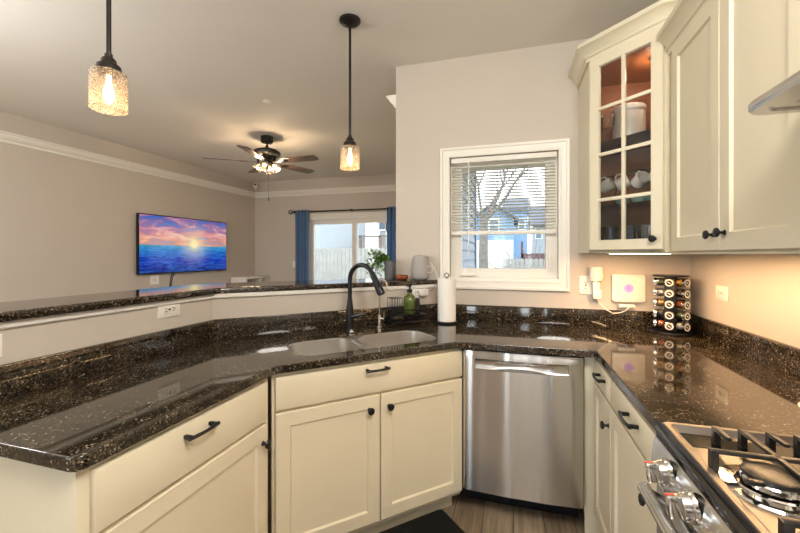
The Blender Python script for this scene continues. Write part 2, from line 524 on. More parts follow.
# ------------------------------------------------------------------ mesh helpers
class MB:
    def __init__(s):
        s.bm = bmesh.new()
        s.mi = 0
        s._n = 0
    def _mark(s):
        s.bm.faces.ensure_lookup_table()
        for f in s.bm.faces[s._n:]:
            f.material_index = s.mi
        s._n = len(s.bm.faces)
    def use(s, i):
        s.mi = i
        return s
    def quadmesh(s, verts, faces):
        vs = [s.bm.verts.new(v) for v in verts]
        for f in faces:
            try:
                s.bm.faces.new([vs[i] for i in f])
            except ValueError:
                pass
        s._mark()
        return s
    def box(s, x0, x1, y0, y1, z0, z1, b=0.0, seg=2, M4=None):
        x0, x1 = min(x0, x1), max(x0, x1)
        y0, y1 = min(y0, y1), max(y0, y1)
        z0, z1 = min(z0, z1), max(z0, z1)
        t = bmesh.new()
        bmesh.ops.create_cube(t, size=1)
        for v in t.verts:
            v.co = Vector(((x0 + x1) / 2 + v.co.x * (x1 - x0), (y0 + y1) / 2 + v.co.y * (y1 - y0), (z0 + z1) / 2 + v.co.z * (z1 - z0)))
        if b > 0:
            bmesh.ops.bevel(t, geom=list(t.edges), offset=b, segments=seg, affect='EDGES', profile=0.5)
        s.merge(t, M4)
        return s
    def merge(s, t, M4=None):
        if M4 is not None:
            t.transform(M4)
        mp = {}
        for v in t.verts:
            mp[v] = s.bm.verts.new(v.co)
        for f in t.faces:
            try:
                s.bm.faces.new([mp[v] for v in f.verts])
            except ValueError:
                pass
        t.free()
        s._mark()
    def prism(s, poly, z0, z1, M4=None, b=0.0):
        t = bmesh.new()
        a = [t.verts.new((p[0], p[1], z0)) for p in poly]
        c = [t.verts.new((p[0], p[1], z1)) for p in poly]
        n = len(poly)
        t.faces.new(a[::-1])
        t.faces.new(c)
        for i in range(n):
            t.faces.new((a[i], a[(i + 1) % n], c[(i + 1) % n], c[i]))
        bmesh.ops.recalc_face_normals(t, faces=t.faces)
        if b > 0:
            bmesh.ops.bevel(t, geom=list(t.edges), offset=b, segments=2, affect='EDGES', profile=0.5)
        s.merge(t, M4)
        return s
    def lathe(s, prof, c=(0, 0, 0), seg=24, M4=None, closed=False, sx=1.0, sy=1.0):
        """prof: list of (r,z); revolves about local z at c"""
        t = bmesh.new()
        rings = []
        for r, z in prof:
            if r < 1e-6:
                rings.append([t.verts.new((0, 0, z))])
            else:
                rings.append([t.verts.new((r * math.cos(2 * PI * i / seg) * sx, r * math.sin(2 * PI * i / seg) * sy, z)) for i in range(seg)])
        pairs = list(zip(rings[:-1], rings[1:]))
        if closed:
            pairs.append((rings[-1], rings[0]))
        for A, B in pairs:
            if len(A) == 1 and len(B) == 1:
                continue
            for i in range(seg):
                j = (i + 1) % seg
                if len(A) == 1:
                    t.faces.new((A[0], B[j], B[i]))
                elif len(B) == 1:
                    t.faces.new((A[i], A[j], B[0]))
                else:
                    t.faces.new((A[i], A[j], B[j], B[i]))
        bmesh.ops.recalc_face_normals(t, faces=t.faces)
        T = Matrix.Translation(c)
        s.merge(t, T if M4 is None else M4 @ T)
        return s
    def cyl(s, r, z0, z1, c=(0, 0, 0), seg=24, M4=None, r2=None, b=0.0):
        r2 = r if r2 is None else r2
        if b > 0:
            pr = [(0, z0), (r - b, z0), (r, z0 + b), (r2, z1 - b), (r2 - b, z1), (0, z1)]
        else:
            pr = [(0, z0), (r, z0), (r2, z1), (0, z1)]
        return s.lathe(pr, c, seg, M4)
    def tube(s, pts, r, seg=10, caps=True, M4=None):
        pts = [Vector(p) for p in pts]
        rr = r if isinstance(r, (list, tuple)) else [r] * len(pts)
        t = bmesh.new()
        rings = []
        up = None
        for i, p in enumerate(pts):
            if i == 0:
                d = (pts[1] - p)
            elif i == len(pts) - 1:
                d = (p - pts[i - 1])
            else:
                d = (pts[i + 1] - p).normalized() + (p - pts[i - 1]).normalized()
            d.normalize()
            if up is None:
                ref = Vector((0, 0, 1)) if abs(d.z) < 0.9 else Vector((1, 0, 0))
                a = d.cross(ref).normalized()
            else:
                a = (up - d * up.dot(d)).normalized()
            up = a
            b_ = d.cross(a)
            rings.append([t.verts.new(p + (a * math.cos(2 * PI * k / seg) + b_ * math.sin(2 * PI * k / seg)) * rr[i]) for k in range(seg)])
        for A, B in zip(rings[:-1], rings[1:]):
            for k in range(seg):
                t.faces.new((A[k], A[(k + 1) % seg], B[(k + 1) % seg], B[k]))
        if caps:
            t.faces.new(rings[0][::-1])
            t.faces.new(rings[-1])
        bmesh.ops.recalc_face_normals(t, faces=t.faces)
        s.merge(t, M4)
        return s
    def ball(s, c, r, sx=1, sy=1, sz=1, seg=16, M4=None):
        t = bmesh.new()
        bmesh.ops.create_uvsphere(t, u_segments=seg, v_segments=max(6, seg // 2), radius=r)
        for v in t.verts:
            v.co = Vector((c[0] + v.co.x * sx, c[1] + v.co.y * sy, c[2] + v.co.z * sz))
        s.merge(t, M4)
        return s
    def sweep(s, prof, path, closed=False, to3=None, capends=True):
        """prof: closed 2-D outline (u along the path's left normal, v third axis)"""
        n = len(path)
        P = [Vector(p) for p in path]
        def nrm(a, b):
            d = (b - a).normalized()
            return Vector((-d.y, d.x))
        rows = []
        for i in range(n):
            if closed or 0 < i < n - 1:
                n1 = nrm(P[i - 1], P[i])
                n2 = nrm(P[i], P[(i + 1) % n])
                m = (n1 + n2)
                m /= max(0.2, m.dot(n1))
            elif i == 0:
                m = nrm(P[0], P[1])
            else:
                m = nrm(P[-2], P[-1])
            rows.append([(P[i].x + m.x * u, P[i].y + m.y * u, v) for u, v in prof])
        t = bmesh.new()
        f3 = to3 or (lambda a, b, c: (a, b, c))
        V = [[t.verts.new(f3(*q)) for q in row] for row in rows]
        k = len(prof)
        for i in range(n if closed else n - 1):
            A, B = V[i], V[(i + 1) % n]
            for j in range(k):
                t.faces.new((A[j], A[(j + 1) % k], B[(j + 1) % k], B[j]))
        if not closed and capends:
            t.faces.new(V[0])
            t.faces.new(V[-1][::-1])
        bmesh.ops.recalc_face_normals(t, faces=t.faces)
        s.merge(t)
        return s

WM = {}
def link_mesh(name, mb, mats, parent=None, world=False, smooth=35):
    me = bpy.data.meshes.new(name)
    bm = mb.bm
    if world and parent is not None:
        bm.transform(WM[parent.as_pointer()].inverted())
    bm.to_mesh(me)
    bm.free()
    if not isinstance(mats, (list, tuple)):
        mats = [mats]
    for m in mats:
        me.materials.append(m)
    if smooth:
        for p in me.polygons:
            p.use_smooth = True
        me.set_sharp_from_angle(angle=math.radians(smooth))
    o = bpy.data.objects.new(name, me)
    COL.objects.link(o)
    if parent is not None:
        o.parent = parent
        WM[o.as_pointer()] = WM[parent.as_pointer()]
    else:
        WM[o.as_pointer()] = Matrix.Identity(4)
    return o

def tag(o, label, cat, group=None, kind=None):
    o['label'] = label
    o['category'] = cat
    if group:
        o['group'] = group
    if kind:
        o['kind'] = kind
    return o

def thing(name, label, cat, loc=(0, 0, 0), rotz=0.0, group=None):
    o = bpy.data.objects.new(name, None)
    o.empty_display_size = 0.05
    COL.objects.link(o)
    o.location = loc
    o.rotation_euler = (0, 0, rotz)
    WM[o.as_pointer()] = Matrix.Translation(loc) @ Matrix.Rotation(rotz, 4, 'Z')
    return tag(o, label, cat, group)

def solo(name, mb, mats, label, cat, group=None, loc=(0, 0, 0), smooth=35):
    """a thing that is one mesh; geometry given around its own base"""
    o = link_mesh(name, mb, mats, smooth=smooth)
    o.location = loc
    return tag(o, label, cat, group)

def part(name, mb, mats, parent, world=False, label=None, smooth=35):
    o = link_mesh(name, mb, mats, parent, world, smooth)
    if label:
        o['label'] = label
    return o

def struct(name, mb, mats, parent=None, smooth=35):
    o = link_mesh(name, mb, mats, parent, smooth=smooth)
    if parent is None:
        o['kind'] = 'structure'
    return o

def dup(root, loc, rotz, label=None):
    r = root.copy()
    COL.objects.link(r)
    r.location = loc
    r.rotation_euler = (0, 0, rotz)
    if label:
        r['label'] = label
    for ch in list(root.children):
        c = ch.copy()
        COL.objects.link(c)
        c.parent = r
        for g in list(ch.children):
            d = g.copy()
            COL.objects.link(d)
            d.parent = c
    return r

def SN(s, n, z=0.0):
    """point on the diagonal run: s along the sink front, n towards the bar wall"""
    return Vector(((s - n) / R2, (s + n) / R2, z))

def arc(c, r, a0, a1, n, fx, fy):
    return [Vector(c) + Vector(fx) * (r * math.cos(a0 + (a1 - a0) * i / n)) + Vector(fy) * (r * math.sin(a0 + (a1 - a0) * i / n)) for i in range(n + 1)]

def rrect(x0, x1, y0, y1, r, n=6):
    pts = []
    for cx, cy, a in ((x1 - r, y1 - r, 0), (x0 + r, y1 - r, PI / 2), (x0 + r, y0 + r, PI), (x1 - r, y0 + r, 1.5 * PI)):
        for i in range(n + 1):
            t = a + PI / 2 * i / n
            pts.append((cx + r * math.cos(t), cy + r * math.sin(t)))
    return pts

RX = Matrix.Rotation(PI / 2, 4, 'X')      # local z -> -y
RY = Matrix.Rotation(PI / 2, 4, 'Y')      # local z -> +x

# ------------------------------------------------------------------ the room shell
XL, XR, YW, YF, YB, H = -4.70, 1.01, 2.66, 6.12, -3.2, 2.737
XM = -0.824                                  # living-room side of the wall behind the sink wall
CT, BS = 0.914, 1.017

b = MB(); b.box(XL - 0.1, XR + 0.12, YB - 0.14, YF + 0.15, -0.1, 0.0)
struct('floor', b, M['floor'])
b = MB(); b.box(XL - 0.1, XR + 0.12, YB - 0.14, YF + 0.15, H, H + 0.1)
struct('ceiling', b, M['ceiling'])
b = MB(); b.box(XL - 0.1, XL, YB - 0.14, YF + 0.15, 0, H)
struct('wall_left', b, M['wall'])
DX0, DX1, DZ = -3.60, -1.80, 2.03
b = MB()
b.box(XL, DX0, YF, YF + 0.15, 0, H).box(DX1, XM, YF, YF + 0.15, 0, H).box(DX0, DX1, YF, YF + 0.15, DZ, H)
struct('wall_far', b, M['wall'])
b = MB(); b.box(XM, -0.60, YW + 0.14, YF + 0.15, 0, H)
struct('wall_middle', b, M['wall'])
WX0, WX1, WZ0, WZ1 = -0.428, 0.281, 1.192, 2.042
b = MB()
b.box(XM, WX0, YW, YW + 0.14, 0, H).box(WX1, XR, YW, YW + 0.14, 0, H)
b.box(WX0, WX1, YW, YW + 0.14, 0, WZ0).box(WX0, WX1, YW, YW + 0.14, WZ1, H)
struct('wall_back', b, M['wall'])
b = MB(); b.box(XR, XR + 0.12, YB - 0.14, YW + 0.14, 0, H)
struct('wall_right', b, M['wall'])
ROP = ((-3.9, -1.9, 0.05, 2.1), (-0.47, -0.12, 0.05, 2.25), (0.26, 0.42, 0.05, 2.25))     # rear glazing: x0, x1, z0, z1
b = MB()
xs_ = [XL] + [v for o_ in ROP for v in o_[:2]] + [XR]
for i in range(0, len(xs_), 2):
    b.box(xs_[i], xs_[i + 1], YB - 0.14, YB, 0, H)
for x0, x1, z0, z1 in ROP:
    b.box(x0, x1, YB - 0.14, YB, 0, z0).box(x0, x1, YB - 0.14, YB, z1, H)
struct('wall_rear', b, M['wall'])
for k, (x0, x1, z0, z1) in enumerate(ROP):
    q = MB()
    f_ = 0.05
    q.box(x0, x0 + f_, YB - 0.10, YB - 0.03, z0, z1).box(x1 - f_, x1, YB - 0.10, YB - 0.03, z0, z1)
    q.box(x0, x1, YB - 0.10, YB - 0.03, z0, z0 + f_).box(x0, x1, YB - 0.10, YB - 0.03, z1 - f_, z1)
    if k == 0:
        q.box(-2.94, -2.86, YB - 0.10, YB - 0.03, z0, z1)
    wo_ = struct('window_%d' % (k + 2), q, M['trim'])
    q = MB(); q.box(x0 + f_, x1 - f_, YB - 0.07, YB - 0.064, z0 + f_, z1 - f_)
    struct('pane', q, M['glass'], wo_)
# lap siding on the outside of the living-room wing
b = MB()
for k in range(24):
    z = -0.4 + k * 0.13
    b.quadmesh([(-0.60, 2.81, z), (-0.60, 6.27, z), (-0.585, 6.27, z), (-0.585, 2.81, z), (-0.60, 2.81, z + 0.13), (-0.60, 6.27, z + 0.13)],
               [(0, 1, 2, 3), (3, 2, 5, 4)])
b.box(-0.61, -0.57, 6.18, 6.28, -0.4, 2.75)
struct('wall_middle_siding', b, M['sid_dark'], smooth=0)

# bar half wall
b = MB()
b.prism([(-1.535, 0.55), (-1.535, 1.654), (-0.529, 2.66), (-0.699, 2.66), (-1.655, 1.704), (-1.655, 0.55)], 0, 1.152)
struct('wall_bar', b, M['wall'])
# white board under the bar top and the white cap bead along the backsplash
b = MB()
b.sweep([(0, 1.128), (0, 1.153), (-0.014, 1.153), (-0.014, 1.133), (-0.009, 1.128)], [(-1.535, 0.55), (-1.535, 1.654), (-0.529, 2.66)])
struct('trim_1', b, M['trim'])

# crown mouldings (z 2.44 - 2.53) in the living room
crown = [(0, 2.44), (0, 2.535), (0.076, 2.535), (0.076, 2.522), (0.062, 2.516), (0.052, 2.492), (0.030, 2.470), (0.018, 2.464), (0.018, 2.448), (0.010, 2.44)]
b = MB(); b.sweep([(-u, v) for u, v in crown], [(XL, YB), (XL, YF), (XM, YF), (XM, YW)])
struct('trim_2', b, M['trim'])
b = MB(); b.sweep([(-u, v) for u, v in [(0, 0), (0, 0.10), (0.010, 0.10), (0.014, 0.09), (0.014, 0)]], [(XL, YB), (XL, YF), (DX0 - 0.075, YF)])
struct('baseboard_left', b, M['trim'])

# ---- kitchen window: casing, frame, sash, glass, crank, latch
def xz(yf, sgn=-1):
    return lambda a, b_, c: (a, yf + sgn * c, b_)
win = MB()
cas = [(0, 0), (0, 0.012), (0.012, 0.016), (0.020, 0.012), (0.045, 0.015), (0.050, 0.022), (0.064, 0.022), (0.066, 0.018), (0.066, 0)]
win.sweep([(-u, v) for u, v in cas], [(WX0, WZ0), (WX1, WZ0), (WX1, WZ1), (WX0, WZ1)], True, xz(YW))
window_1 = struct('window_1', win, M['trim'])
b = MB()
b.sweep([(0, 0), (0.03, 0), (0.03, 0.075), (0, 0.075)], [(WX0, WZ0), (WX1, WZ0), (WX1, WZ1), (WX0, WZ1)], True, xz(YW + 0.06, 1))
b.box(WX0, WX1, YW, YW + 0.06, WZ0 - 0.001, WZ0 + 0.012)
struct('window_frame', b, M['trim'], window_1)
b = MB()
b.sweep([(0.026, 0), (0.072, 0), (0.075, 0.006), (0.075, 0.05), (0.026, 0.05)], [(WX0, WZ0), (WX1, WZ0), (WX1, WZ1), (WX0, WZ1)], True, xz(YW + 0.055, 1))
struct('window_sash', b, M['trim'], window_1)
b = MB(); b.box(WX0 + 0.07, WX1 - 0.07, YW + 0.085, YW + 0.091, WZ0 + 0.07, WZ1 - 0.07)
struct('pane', b, M['glass'], window_1)
b = MB()
b.box(-0.352, -0.255, YW + 0.028, YW + 0.055, 1.214, 1.232, 0.004)
b.tube([(-0.31, YW + 0.035, 1.232), (-0.300, YW + 0.025, 1.262), (-0.290, YW + 0.018, 1.295)], 0.005, 8)
struct('window_crank', b, M['plate'], window_1)
b = MB()
b.box(0.222, 0.240, YW + 0.038, YW + 0.055, 1.25, 1.36, 0.003)
b.box(0.226, 0.236, YW + 0.018, YW + 0.040, 1.30, 1.35, 0.003)
struct('window_latch', b, M['plate'], window_1)

# ---- sliding patio door
d1 = MB()
d1.sweep([(-u, v) for u, v in [(0, 0), (0, 0.015), (0.06, 0.018), (0.07, 0.012), (0.07, 0)]], [(DX1, 0.0), (DX1, DZ), (DX0, DZ), (DX0, 0.0)], False, xz(YF))
d1.box(DX0, DX1, YF + 0.0, YF + 0.14, 0, 0.03)
d1.box(DX0, DX0 + 0.035, YF, YF + 0.14, 0, DZ).box(DX1 - 0.035, DX1, YF, YF + 0.14, 0, DZ).box(DX0, DX1, YF, YF + 0.14, DZ - 0.04, DZ)
door_1 = struct('door_1', d1, M['trim'])
def slider(x0, x1, y):
    p = MB()
    p.sweep([(0, 0), (0.075, 0), (0.075, 0.035), (0, 0.035)], [(x0, 0.03), (x1, 0.03), (x1, DZ - 0.04), (x0, DZ - 0.04)], True, xz(y, 1))
    o = struct('door_panel', p, M['trim'], door_1)
    g = MB(); g.box(x0 + 0.07, x1 - 0.07, y + 0.014, y + 0.02, 0.10, DZ - 0.11)
    struct('pane', g, M['glass'], o)
    return o
slider(DX0 + 0.035, -2.63, YF + 0.075)
slider(-2.71, DX1 - 0.035, YF + 0.03)
b = MB(); b.box(-2.69, -2.66, YF - 0.012, YF + 0.03, 0.95, 1.15, 0.005)
struct('door_handle', b, M['plate'], door_1)

# ------------------------------------------------------------------ counters
ct_root = thing('countertop', 'dark brown speckled granite kitchen counter wrapping past the sink, low backsplash behind it', 'countertop', (-0.3, 2.2, CT))
def slab_with_hole(outer, hole, z0, z1):
    t = bmesh.new()
    loops = []
    for lp in (outer, hole):
        if not lp:
            continue
        vs = [t.verts.new((p[0], p[1], z1)) for p in lp]
        es = [t.edges.new((vs[i], vs[(i + 1) % len(vs)])) for i in range(len(vs))]
        loops += es
    bmesh.ops.triangle_fill(t, use_beauty=True, use_dissolve=True, edges=loops)
    r = bmesh.ops.extrude_face_region(t, geom=list(t.faces))
    for v in r['geom']:
        if isinstance(v, bmesh.types.BMVert):
            v.co.z = z0
    bmesh.ops.recalc_face_normals(t, faces=t.faces)
    return t

def round_corner(a, p, c, r, n=5):
    a, p, c = Vector(a), Vector(p), Vector(c)
    d1, d2 = (a - p).normalized(), (c - p).normalized()
    ang = d1.angle(d2)
    L_ = r / math.tan(ang / 2)
    s0, s1 = p + d1 * L_, p + d2 * L_
    out = []
    for i in range(n + 1):
        t = i / n
        q = s0 * (1 - t) ** 2 + p * 2 * t * (1 - t) + s1 * t ** 2
        out.append((q.x, q.y))
    return out

S0, S1, N0, N1 = 0.398, 1.165, 1.668, 1.972
hole = [SN(s, n)[:2] for s, n in rrect(S0, S1, N0, N1, 0.095, 8)]
outer = round_corner((-1.535, 0.592), (-0.916, 0.592), (-0.916, 1.3), 0.03) + [(-0.916, 1.317), (-0.276, 1.957), (0.37, 1.957), (0.37, 1.167), (1.01, 1.167), (1.01, 2.66), (-0.529, 2.66), (-1.535, 1.654), (-1.535, 0.592)]
t = slab_with_hole(outer, hole, CT - 0.034, CT)
b = MB(); b.merge(t)
slab = part('slab', b, M['granite'], ct_root, True)
md = slab.modifiers.new('edge', 'BEVEL')
md.width = 0.011
md.segments = 4
md.limit_method = 'ANGLE'
md.angle_limit = math.radians(50)
def bsp(poly):
    q = MB()
    q.prism(poly, CT + 0.0005, BS, b=0.0015)
    part('backsplash', q, M['granite'], ct_root, True)
tb = 0.020
k1 = tb * math.tan(PI / 8)
bsp([(-1.535, 0.592), (-1.535, 1.654), (-1.535 + tb, 1.654 - k1), (-1.535 + tb, 0.592)])
bsp([(-1.535, 1.654), (-0.529, 2.66), (-0.529 + k1, 2.66 - tb), (-1.535 + tb, 1.654 - k1)])
bsp([(-0.529, 2.66), (1.01, 2.66), (1.01 - tb, 2.66 - tb), (-0.529 + k1, 2.66 - tb)])
bsp([(1.01, 2.66), (1.01, 1.167), (1.01 - tb, 1.167), (1.01 - tb, 2.66 - tb)])

b = MB()
b.merge(slab_with_hole([(-1.497, 0.55), (-1.497, 1.663), (-0.50, 2.66), (XM, 2.66), (XM, 2.876), (-1.83, 1.87), (-1.83, 0.55)], None, 1.153, 1.185))
bar = solo('bar_top', b, M['granite'], 'raised dark granite breakfast bar ledge running along the top of the half wall', 'bar ledge')
md = bar.modifiers.new('edge', 'BEVEL')
md.width = 0.010
md.segments = 4
md.limit_method = 'ANGLE'
md.angle_limit = math.radians(40)

# ------------------------------------------------------------------ cabinetry helpers (local: x along the face, y into the cabinet, z up)
def slabfront(mb, x0, x1, z0, z1, th=0.020):
    mb.box(x0, x1, -th, 0, z0, z1, 0.003)

def shaker(mb, x0, x1, z0, z1, th=0.020, rail=0.058, rec=0.009, open_=False):
    bv = 0.006
    i0, i1, j0, j1 = x0 + rail, x1 - rail, z0 + rail, z1 - rail
    # chamfered outer edge, flat frame, sloped inner edge, recessed panel
    e = 0.003
    def ring(xa, xb, za, zb, y):
        return [(xa, y, za), (xb, y, za), (xb, y, zb), (xa, y, zb)]
    rings = [ring(x0, x1, z0, z1, 0), ring(x0, x1, z0, z1, -th + e), ring(x0 + e, x1 - e, z0 + e, z1 - e, -th), ring(i0, i1, j0, j1, -th), ring(i0 + bv, i1 - bv, j0 + bv, j1 - bv, -th + rec)]
    if open_:
        rings[-1] = ring(i0 + 0.004, i1 - 0.004, j0 + 0.004, j1 - 0.004, -th + 0.006)
        rings.append(ring(i0 + 0.004, i1 - 0.004, j0 + 0.004, j1 - 0.004, 0))
    vs = [v for r in rings for v in r]
    fs = []
    for k in range(len(rings) - 1):
        for i in range(4):
            a, b_ = k * 4 + i, k * 4 + (i + 1) % 4
            fs.append((a, b_, b_ + 4, a + 4))
    if open_:
        k = len(rings) - 1
        for i in range(4):
            fs.append((k * 4 + i, k * 4 + (i + 1) % 4, (i + 1) % 4, i))
    else:
        k = len(rings) - 1
        fs.append(tuple(k * 4 + i for i in range(4)))
        fs.append((3, 2, 1, 0))
    mb.quadmesh(vs, fs)
    bmesh.ops.recalc_face_normals(mb.bm, faces=mb.bm.faces)

def knob(parent, x, z, y=-0.020, ry=1.0):
    q = MB()
    M4 = Matrix.Translation((x, y, z)) @ RX
    q.lathe([(0, 0), (0.009, 0), (0.009, 0.002), (0.0055, 0.006), (0.005, 0.013), (0.010, 0.018), (0.0155, 0.021), (0.0165, 0.025), (0.014, 0.029), (0.007, 0.031), (0, 0.0315)], seg=20, M4=M4)
    return part('knob', q, M['black'], parent)

def pull(parent, x, z, w=0.105, y=-0.020):
    q = MB()
    h = w / 2
    q.box(x - h - 0.006, x - h + 0.006, y - 0.026, y, z - 0.006, z + 0.006, 0.002)
    q.box(x + h - 0.006, x + h + 0.006, y - 0.026, y, z - 0.006, z + 0.006, 0.002)
    pts = []
    for i in range(13):
        u = -1 + 2 * i / 12
        pts.append((x + u * (h + 0.010), y - 0.026 - 0.007 * (1 - u * u), z))
    q.tube(pts, [0.0065 - 0.0012 * (1 - abs(-1 + i / 6)) for i in range(13)], 8)
    return part('pull', q, M['black'], parent)

def base_carcass(root, w, depth=0.56, z1=0.879, toe=0.105, x0=0.0, top_open=False, toedepth=0.075):
    q = MB()
    if top_open:          # sink base: front frame, sides and floor, so that the bowls hang free
        q.box(x0, x0 + w, 0, 0.02, toe, z1, 0.001)
        q.box(x0, x0 + 0.018, 0.02, depth, toe, z1).box(x0 + w - 0.018, x0 + w, 0.02, depth, toe, z1)
        q.box(x0, x0 + w, 0.02, depth, toe, toe + 0.018)
    else:
        q.box(x0, x0 + w, 0, depth, toe, z1, 0.001)
    part('carcass', q, M['cream'], root)
    q = MB(); q.box(x0, x0 + w, toedepth, depth, 0, toe)
    part('toe_kick', q, M['cream'], root)

# ---- left peninsula cabinet: x axis runs +y, face at x = -0.945
lc = thing('base_cabinet', 'cream base cabinet with one drawer at the open left end of the counter', 'kitchen cabinet', (-0.945, 0.612, 0), PI / 2, 'cream base cabinets')
base_carcass(lc, 0.70, 0.57)
q = MB(); slabfront(q, 0.028, 0.668, 0.712, 0.862)
dr = part('drawer', q, M['cream'], lc); pull(dr, 0.325, 0.826, 0.095)
q = MB(); shaker(q, 0.028, 0.668, 0.130, 0.700)
dr = part('door', q, M['cream'], lc); knob(dr, 0.640, 0.634)
# ---- sink cabinet on the diagonal
o = SN(0, 1.609)
sc_ = thing('base_cabinet', 'cream diagonal sink cabinet with two doors under one wide false drawer', 'kitchen cabinet', (o.x, o.y, 0), PI / 4, 'cream base cabinets')
base_carcass(sc_, 0.955, 0.44, x0=0.276, top_open=True)
q = MB(); slabfront(q, 0.288, 1.229, 0.728, 0.862)
dr = part('drawer', q, M['cream'], sc_); pull(dr, 0.735, 0.838, 0.095)
q = MB(); shaker(q, 0.288, 0.754, 0.130, 0.716)
dr = part('door', q, M['cream'], sc_); knob(dr, 0.700, 0.655)
q = MB(); shaker(q, 0.760, 1.229, 0.130, 0.716)
dr = part('door', q, M['cream'], sc_); knob(dr, 0.800, 0.655)
# ---- right run: x axis runs -y, face at x = 0.392
rc = thing('base_cabinet', 'narrow cream base cabinet right of the dishwasher, drawer over one door', 'kitchen cabinet', (0.392, 2.03, 0), -PI / 2, 'cream base cabinets')
base_carcass(rc, 0.335, 0.59)
q = MB(); slabfront(q, 0.012, 0.330, 0.762, 0.866)
dr = part('drawer', q, M['cream'], rc); pull(dr, 0.200, 0.826, 0.09)
q = MB(); shaker(q, 0.012, 0.330, 0.130, 0.750, rail=0.05)
dr = part('door', q, M['cream'], rc); knob(dr, 0.306, 0.665)
q = MB(); q.box(-0.018, 0.0, -0.060, 0.59, 0.105, 0.879, 0.001).box(-0.018, 0.0, -0.058, 0.59, 0.0, 0.105)
part('filler_panel', q, M['cream'], rc)
rc2 = thing('base_cabinet', 'wider cream base cabinet between the narrow cabinet and the gas range', 'kitchen cabinet', (0.392, 1.695, 0), -PI / 2, 'cream base cabinets')
base_carcass(rc2, 0.522, 0.59)
q = MB(); slabfront(q, 0.004, 0.508, 0.762, 0.866)
dr = part('drawer', q, M['cream'], rc2); pull(dr, 0.305, 0.826, 0.10)
q = MB(); shaker(q, 0.004, 0.508, 0.130, 0.750)
dr = part('door', q, M['cream'], rc2); knob(dr, 0.470, 0.668)

# ------------------------------------------------------------------ dishwasher
dw = thing('dishwasher', 'stainless steel dishwasher with scooped pocket handle under the counter', 'dishwasher', (0.034, 1.99, 0))
q = MB(); q.box(-0.296, 0.296, 0.03, 0.58, 0.135, 0.872)
part('body', q, M['black'], dw)
q = MB(); q.box(-0.290, 0.290, 0.160, 0.18, 0.0, 0.134)
q.box(-0.292, 0.292, 0.030, 0.04, 0.128, 0.878)
part('toe_kick', q, M['black'], dw)
# door skin with softly rolled sides and a recessed handle pocket
q = MB()
px0, px1, pz0, pz1 = -0.222, 0.222, 0.778, 0.824
xs = [-0.2905, -0.2895, -0.286, -0.279, -0.268, px0] + [px0 + (px1 - px0) * i / 24 for i in range(1, 24)] + [px1, 0.268, 0.279, 0.286, 0.2895, 0.2905]
zs = [0.145, 0.150, 0.3, 0.5, 0.7, pz0, pz1, 0.85, 0.861, 0.866]
def bow(x):            # the sheet-metal skin is very slightly bowed
    return -0.012 * (1 - (x / 0.2905) ** 2) + 0.0012 * math.sin(x * 34.0 + 0.6)
def skin_y(x, z):
    ax = abs(x)
    e = bow(x)
    if ax > 0.268:
        u = (ax - 0.268) / 0.0225
        e = 0.014 * (1 - math.sqrt(max(0, 1 - u * u)))
    if z > 0.86:
        e += 0.004
    return e
vid = {}
vs = []
for i, x in enumerate(xs):
    for j, z in enumerate(zs):
        vid[i, j] = len(vs)
        vs.append((x, skin_y(x, z), z))
fs = []
for i in range(len(xs) - 1):
    for j in range(len(zs) - 1):
        if px0 <= xs[i] < px1 and j == zs.index(pz0):
            continue
        fs.append((vid[i, j], vid[i + 1, j], vid[i + 1, j + 1], vid[i, j + 1]))
back = []
for i, j, di in ((0, 0, 0),):
    pass
q.quadmesh(vs, fs)
q.box(-0.290, 0.290, 0.016, 0.030, 0.147, 0.864)
q.bm.transform(Matrix.Translation((0, -3, 0)))      # origin set well behind the panel so that its brushed grain runs level
door = part('door', q, M['steel'], dw)
door.location = (0, 3, 0)
# pocket: a curved stainless scoop
q = MB()
sec = []
nx, nz = 24, 8
vs, fs = [], []
for i in range(nx + 1):
    x = px0 + (px1 - px0) * i / nx
    u = abs(x) / 0.222
    dep = 0.006 + 0.016 * max(0.0, 1 - (u / 0.62) ** 2)
    for j in range(nz + 1):
        v = j / nz
        z = pz0 + (pz1 - pz0) * v
        y = dep * math.sin(PI * min(1, v * 1.0)) ** 0.5 if 0 < j < nz else 0.0
        vs.append((x, min(y, 0.0285) + bow(x), z))
for i in range(nx):
    for j in range(nz):
        a = i * (nz + 1) + j
        fs.append((a, a + nz + 1, a + nz + 2, a + 1))
q.quadmesh(vs, fs)
for za, zb in ((pz0 - 0.004, pz0), (pz1, pz1 + 0.004)):
    for i in range(nx):
        xa, xb = px0 + (px1 - px0) * i / nx, px0 + (px1 - px0) * (i + 1) / nx
        q.quadmesh([(xa, bow(xa), za), (xb, bow(xb), za), (xb, bow(xb) - 0.0025, (za + zb) / 2), (xa, bow(xa) - 0.0025, (za + zb) / 2), (xb, bow(xb), zb), (xa, bow(xa), zb)], [(0, 1, 2, 3), (3, 2, 4, 5)])
part('handle', q, M['steel_plain'], door).location = (0, -3, 0)

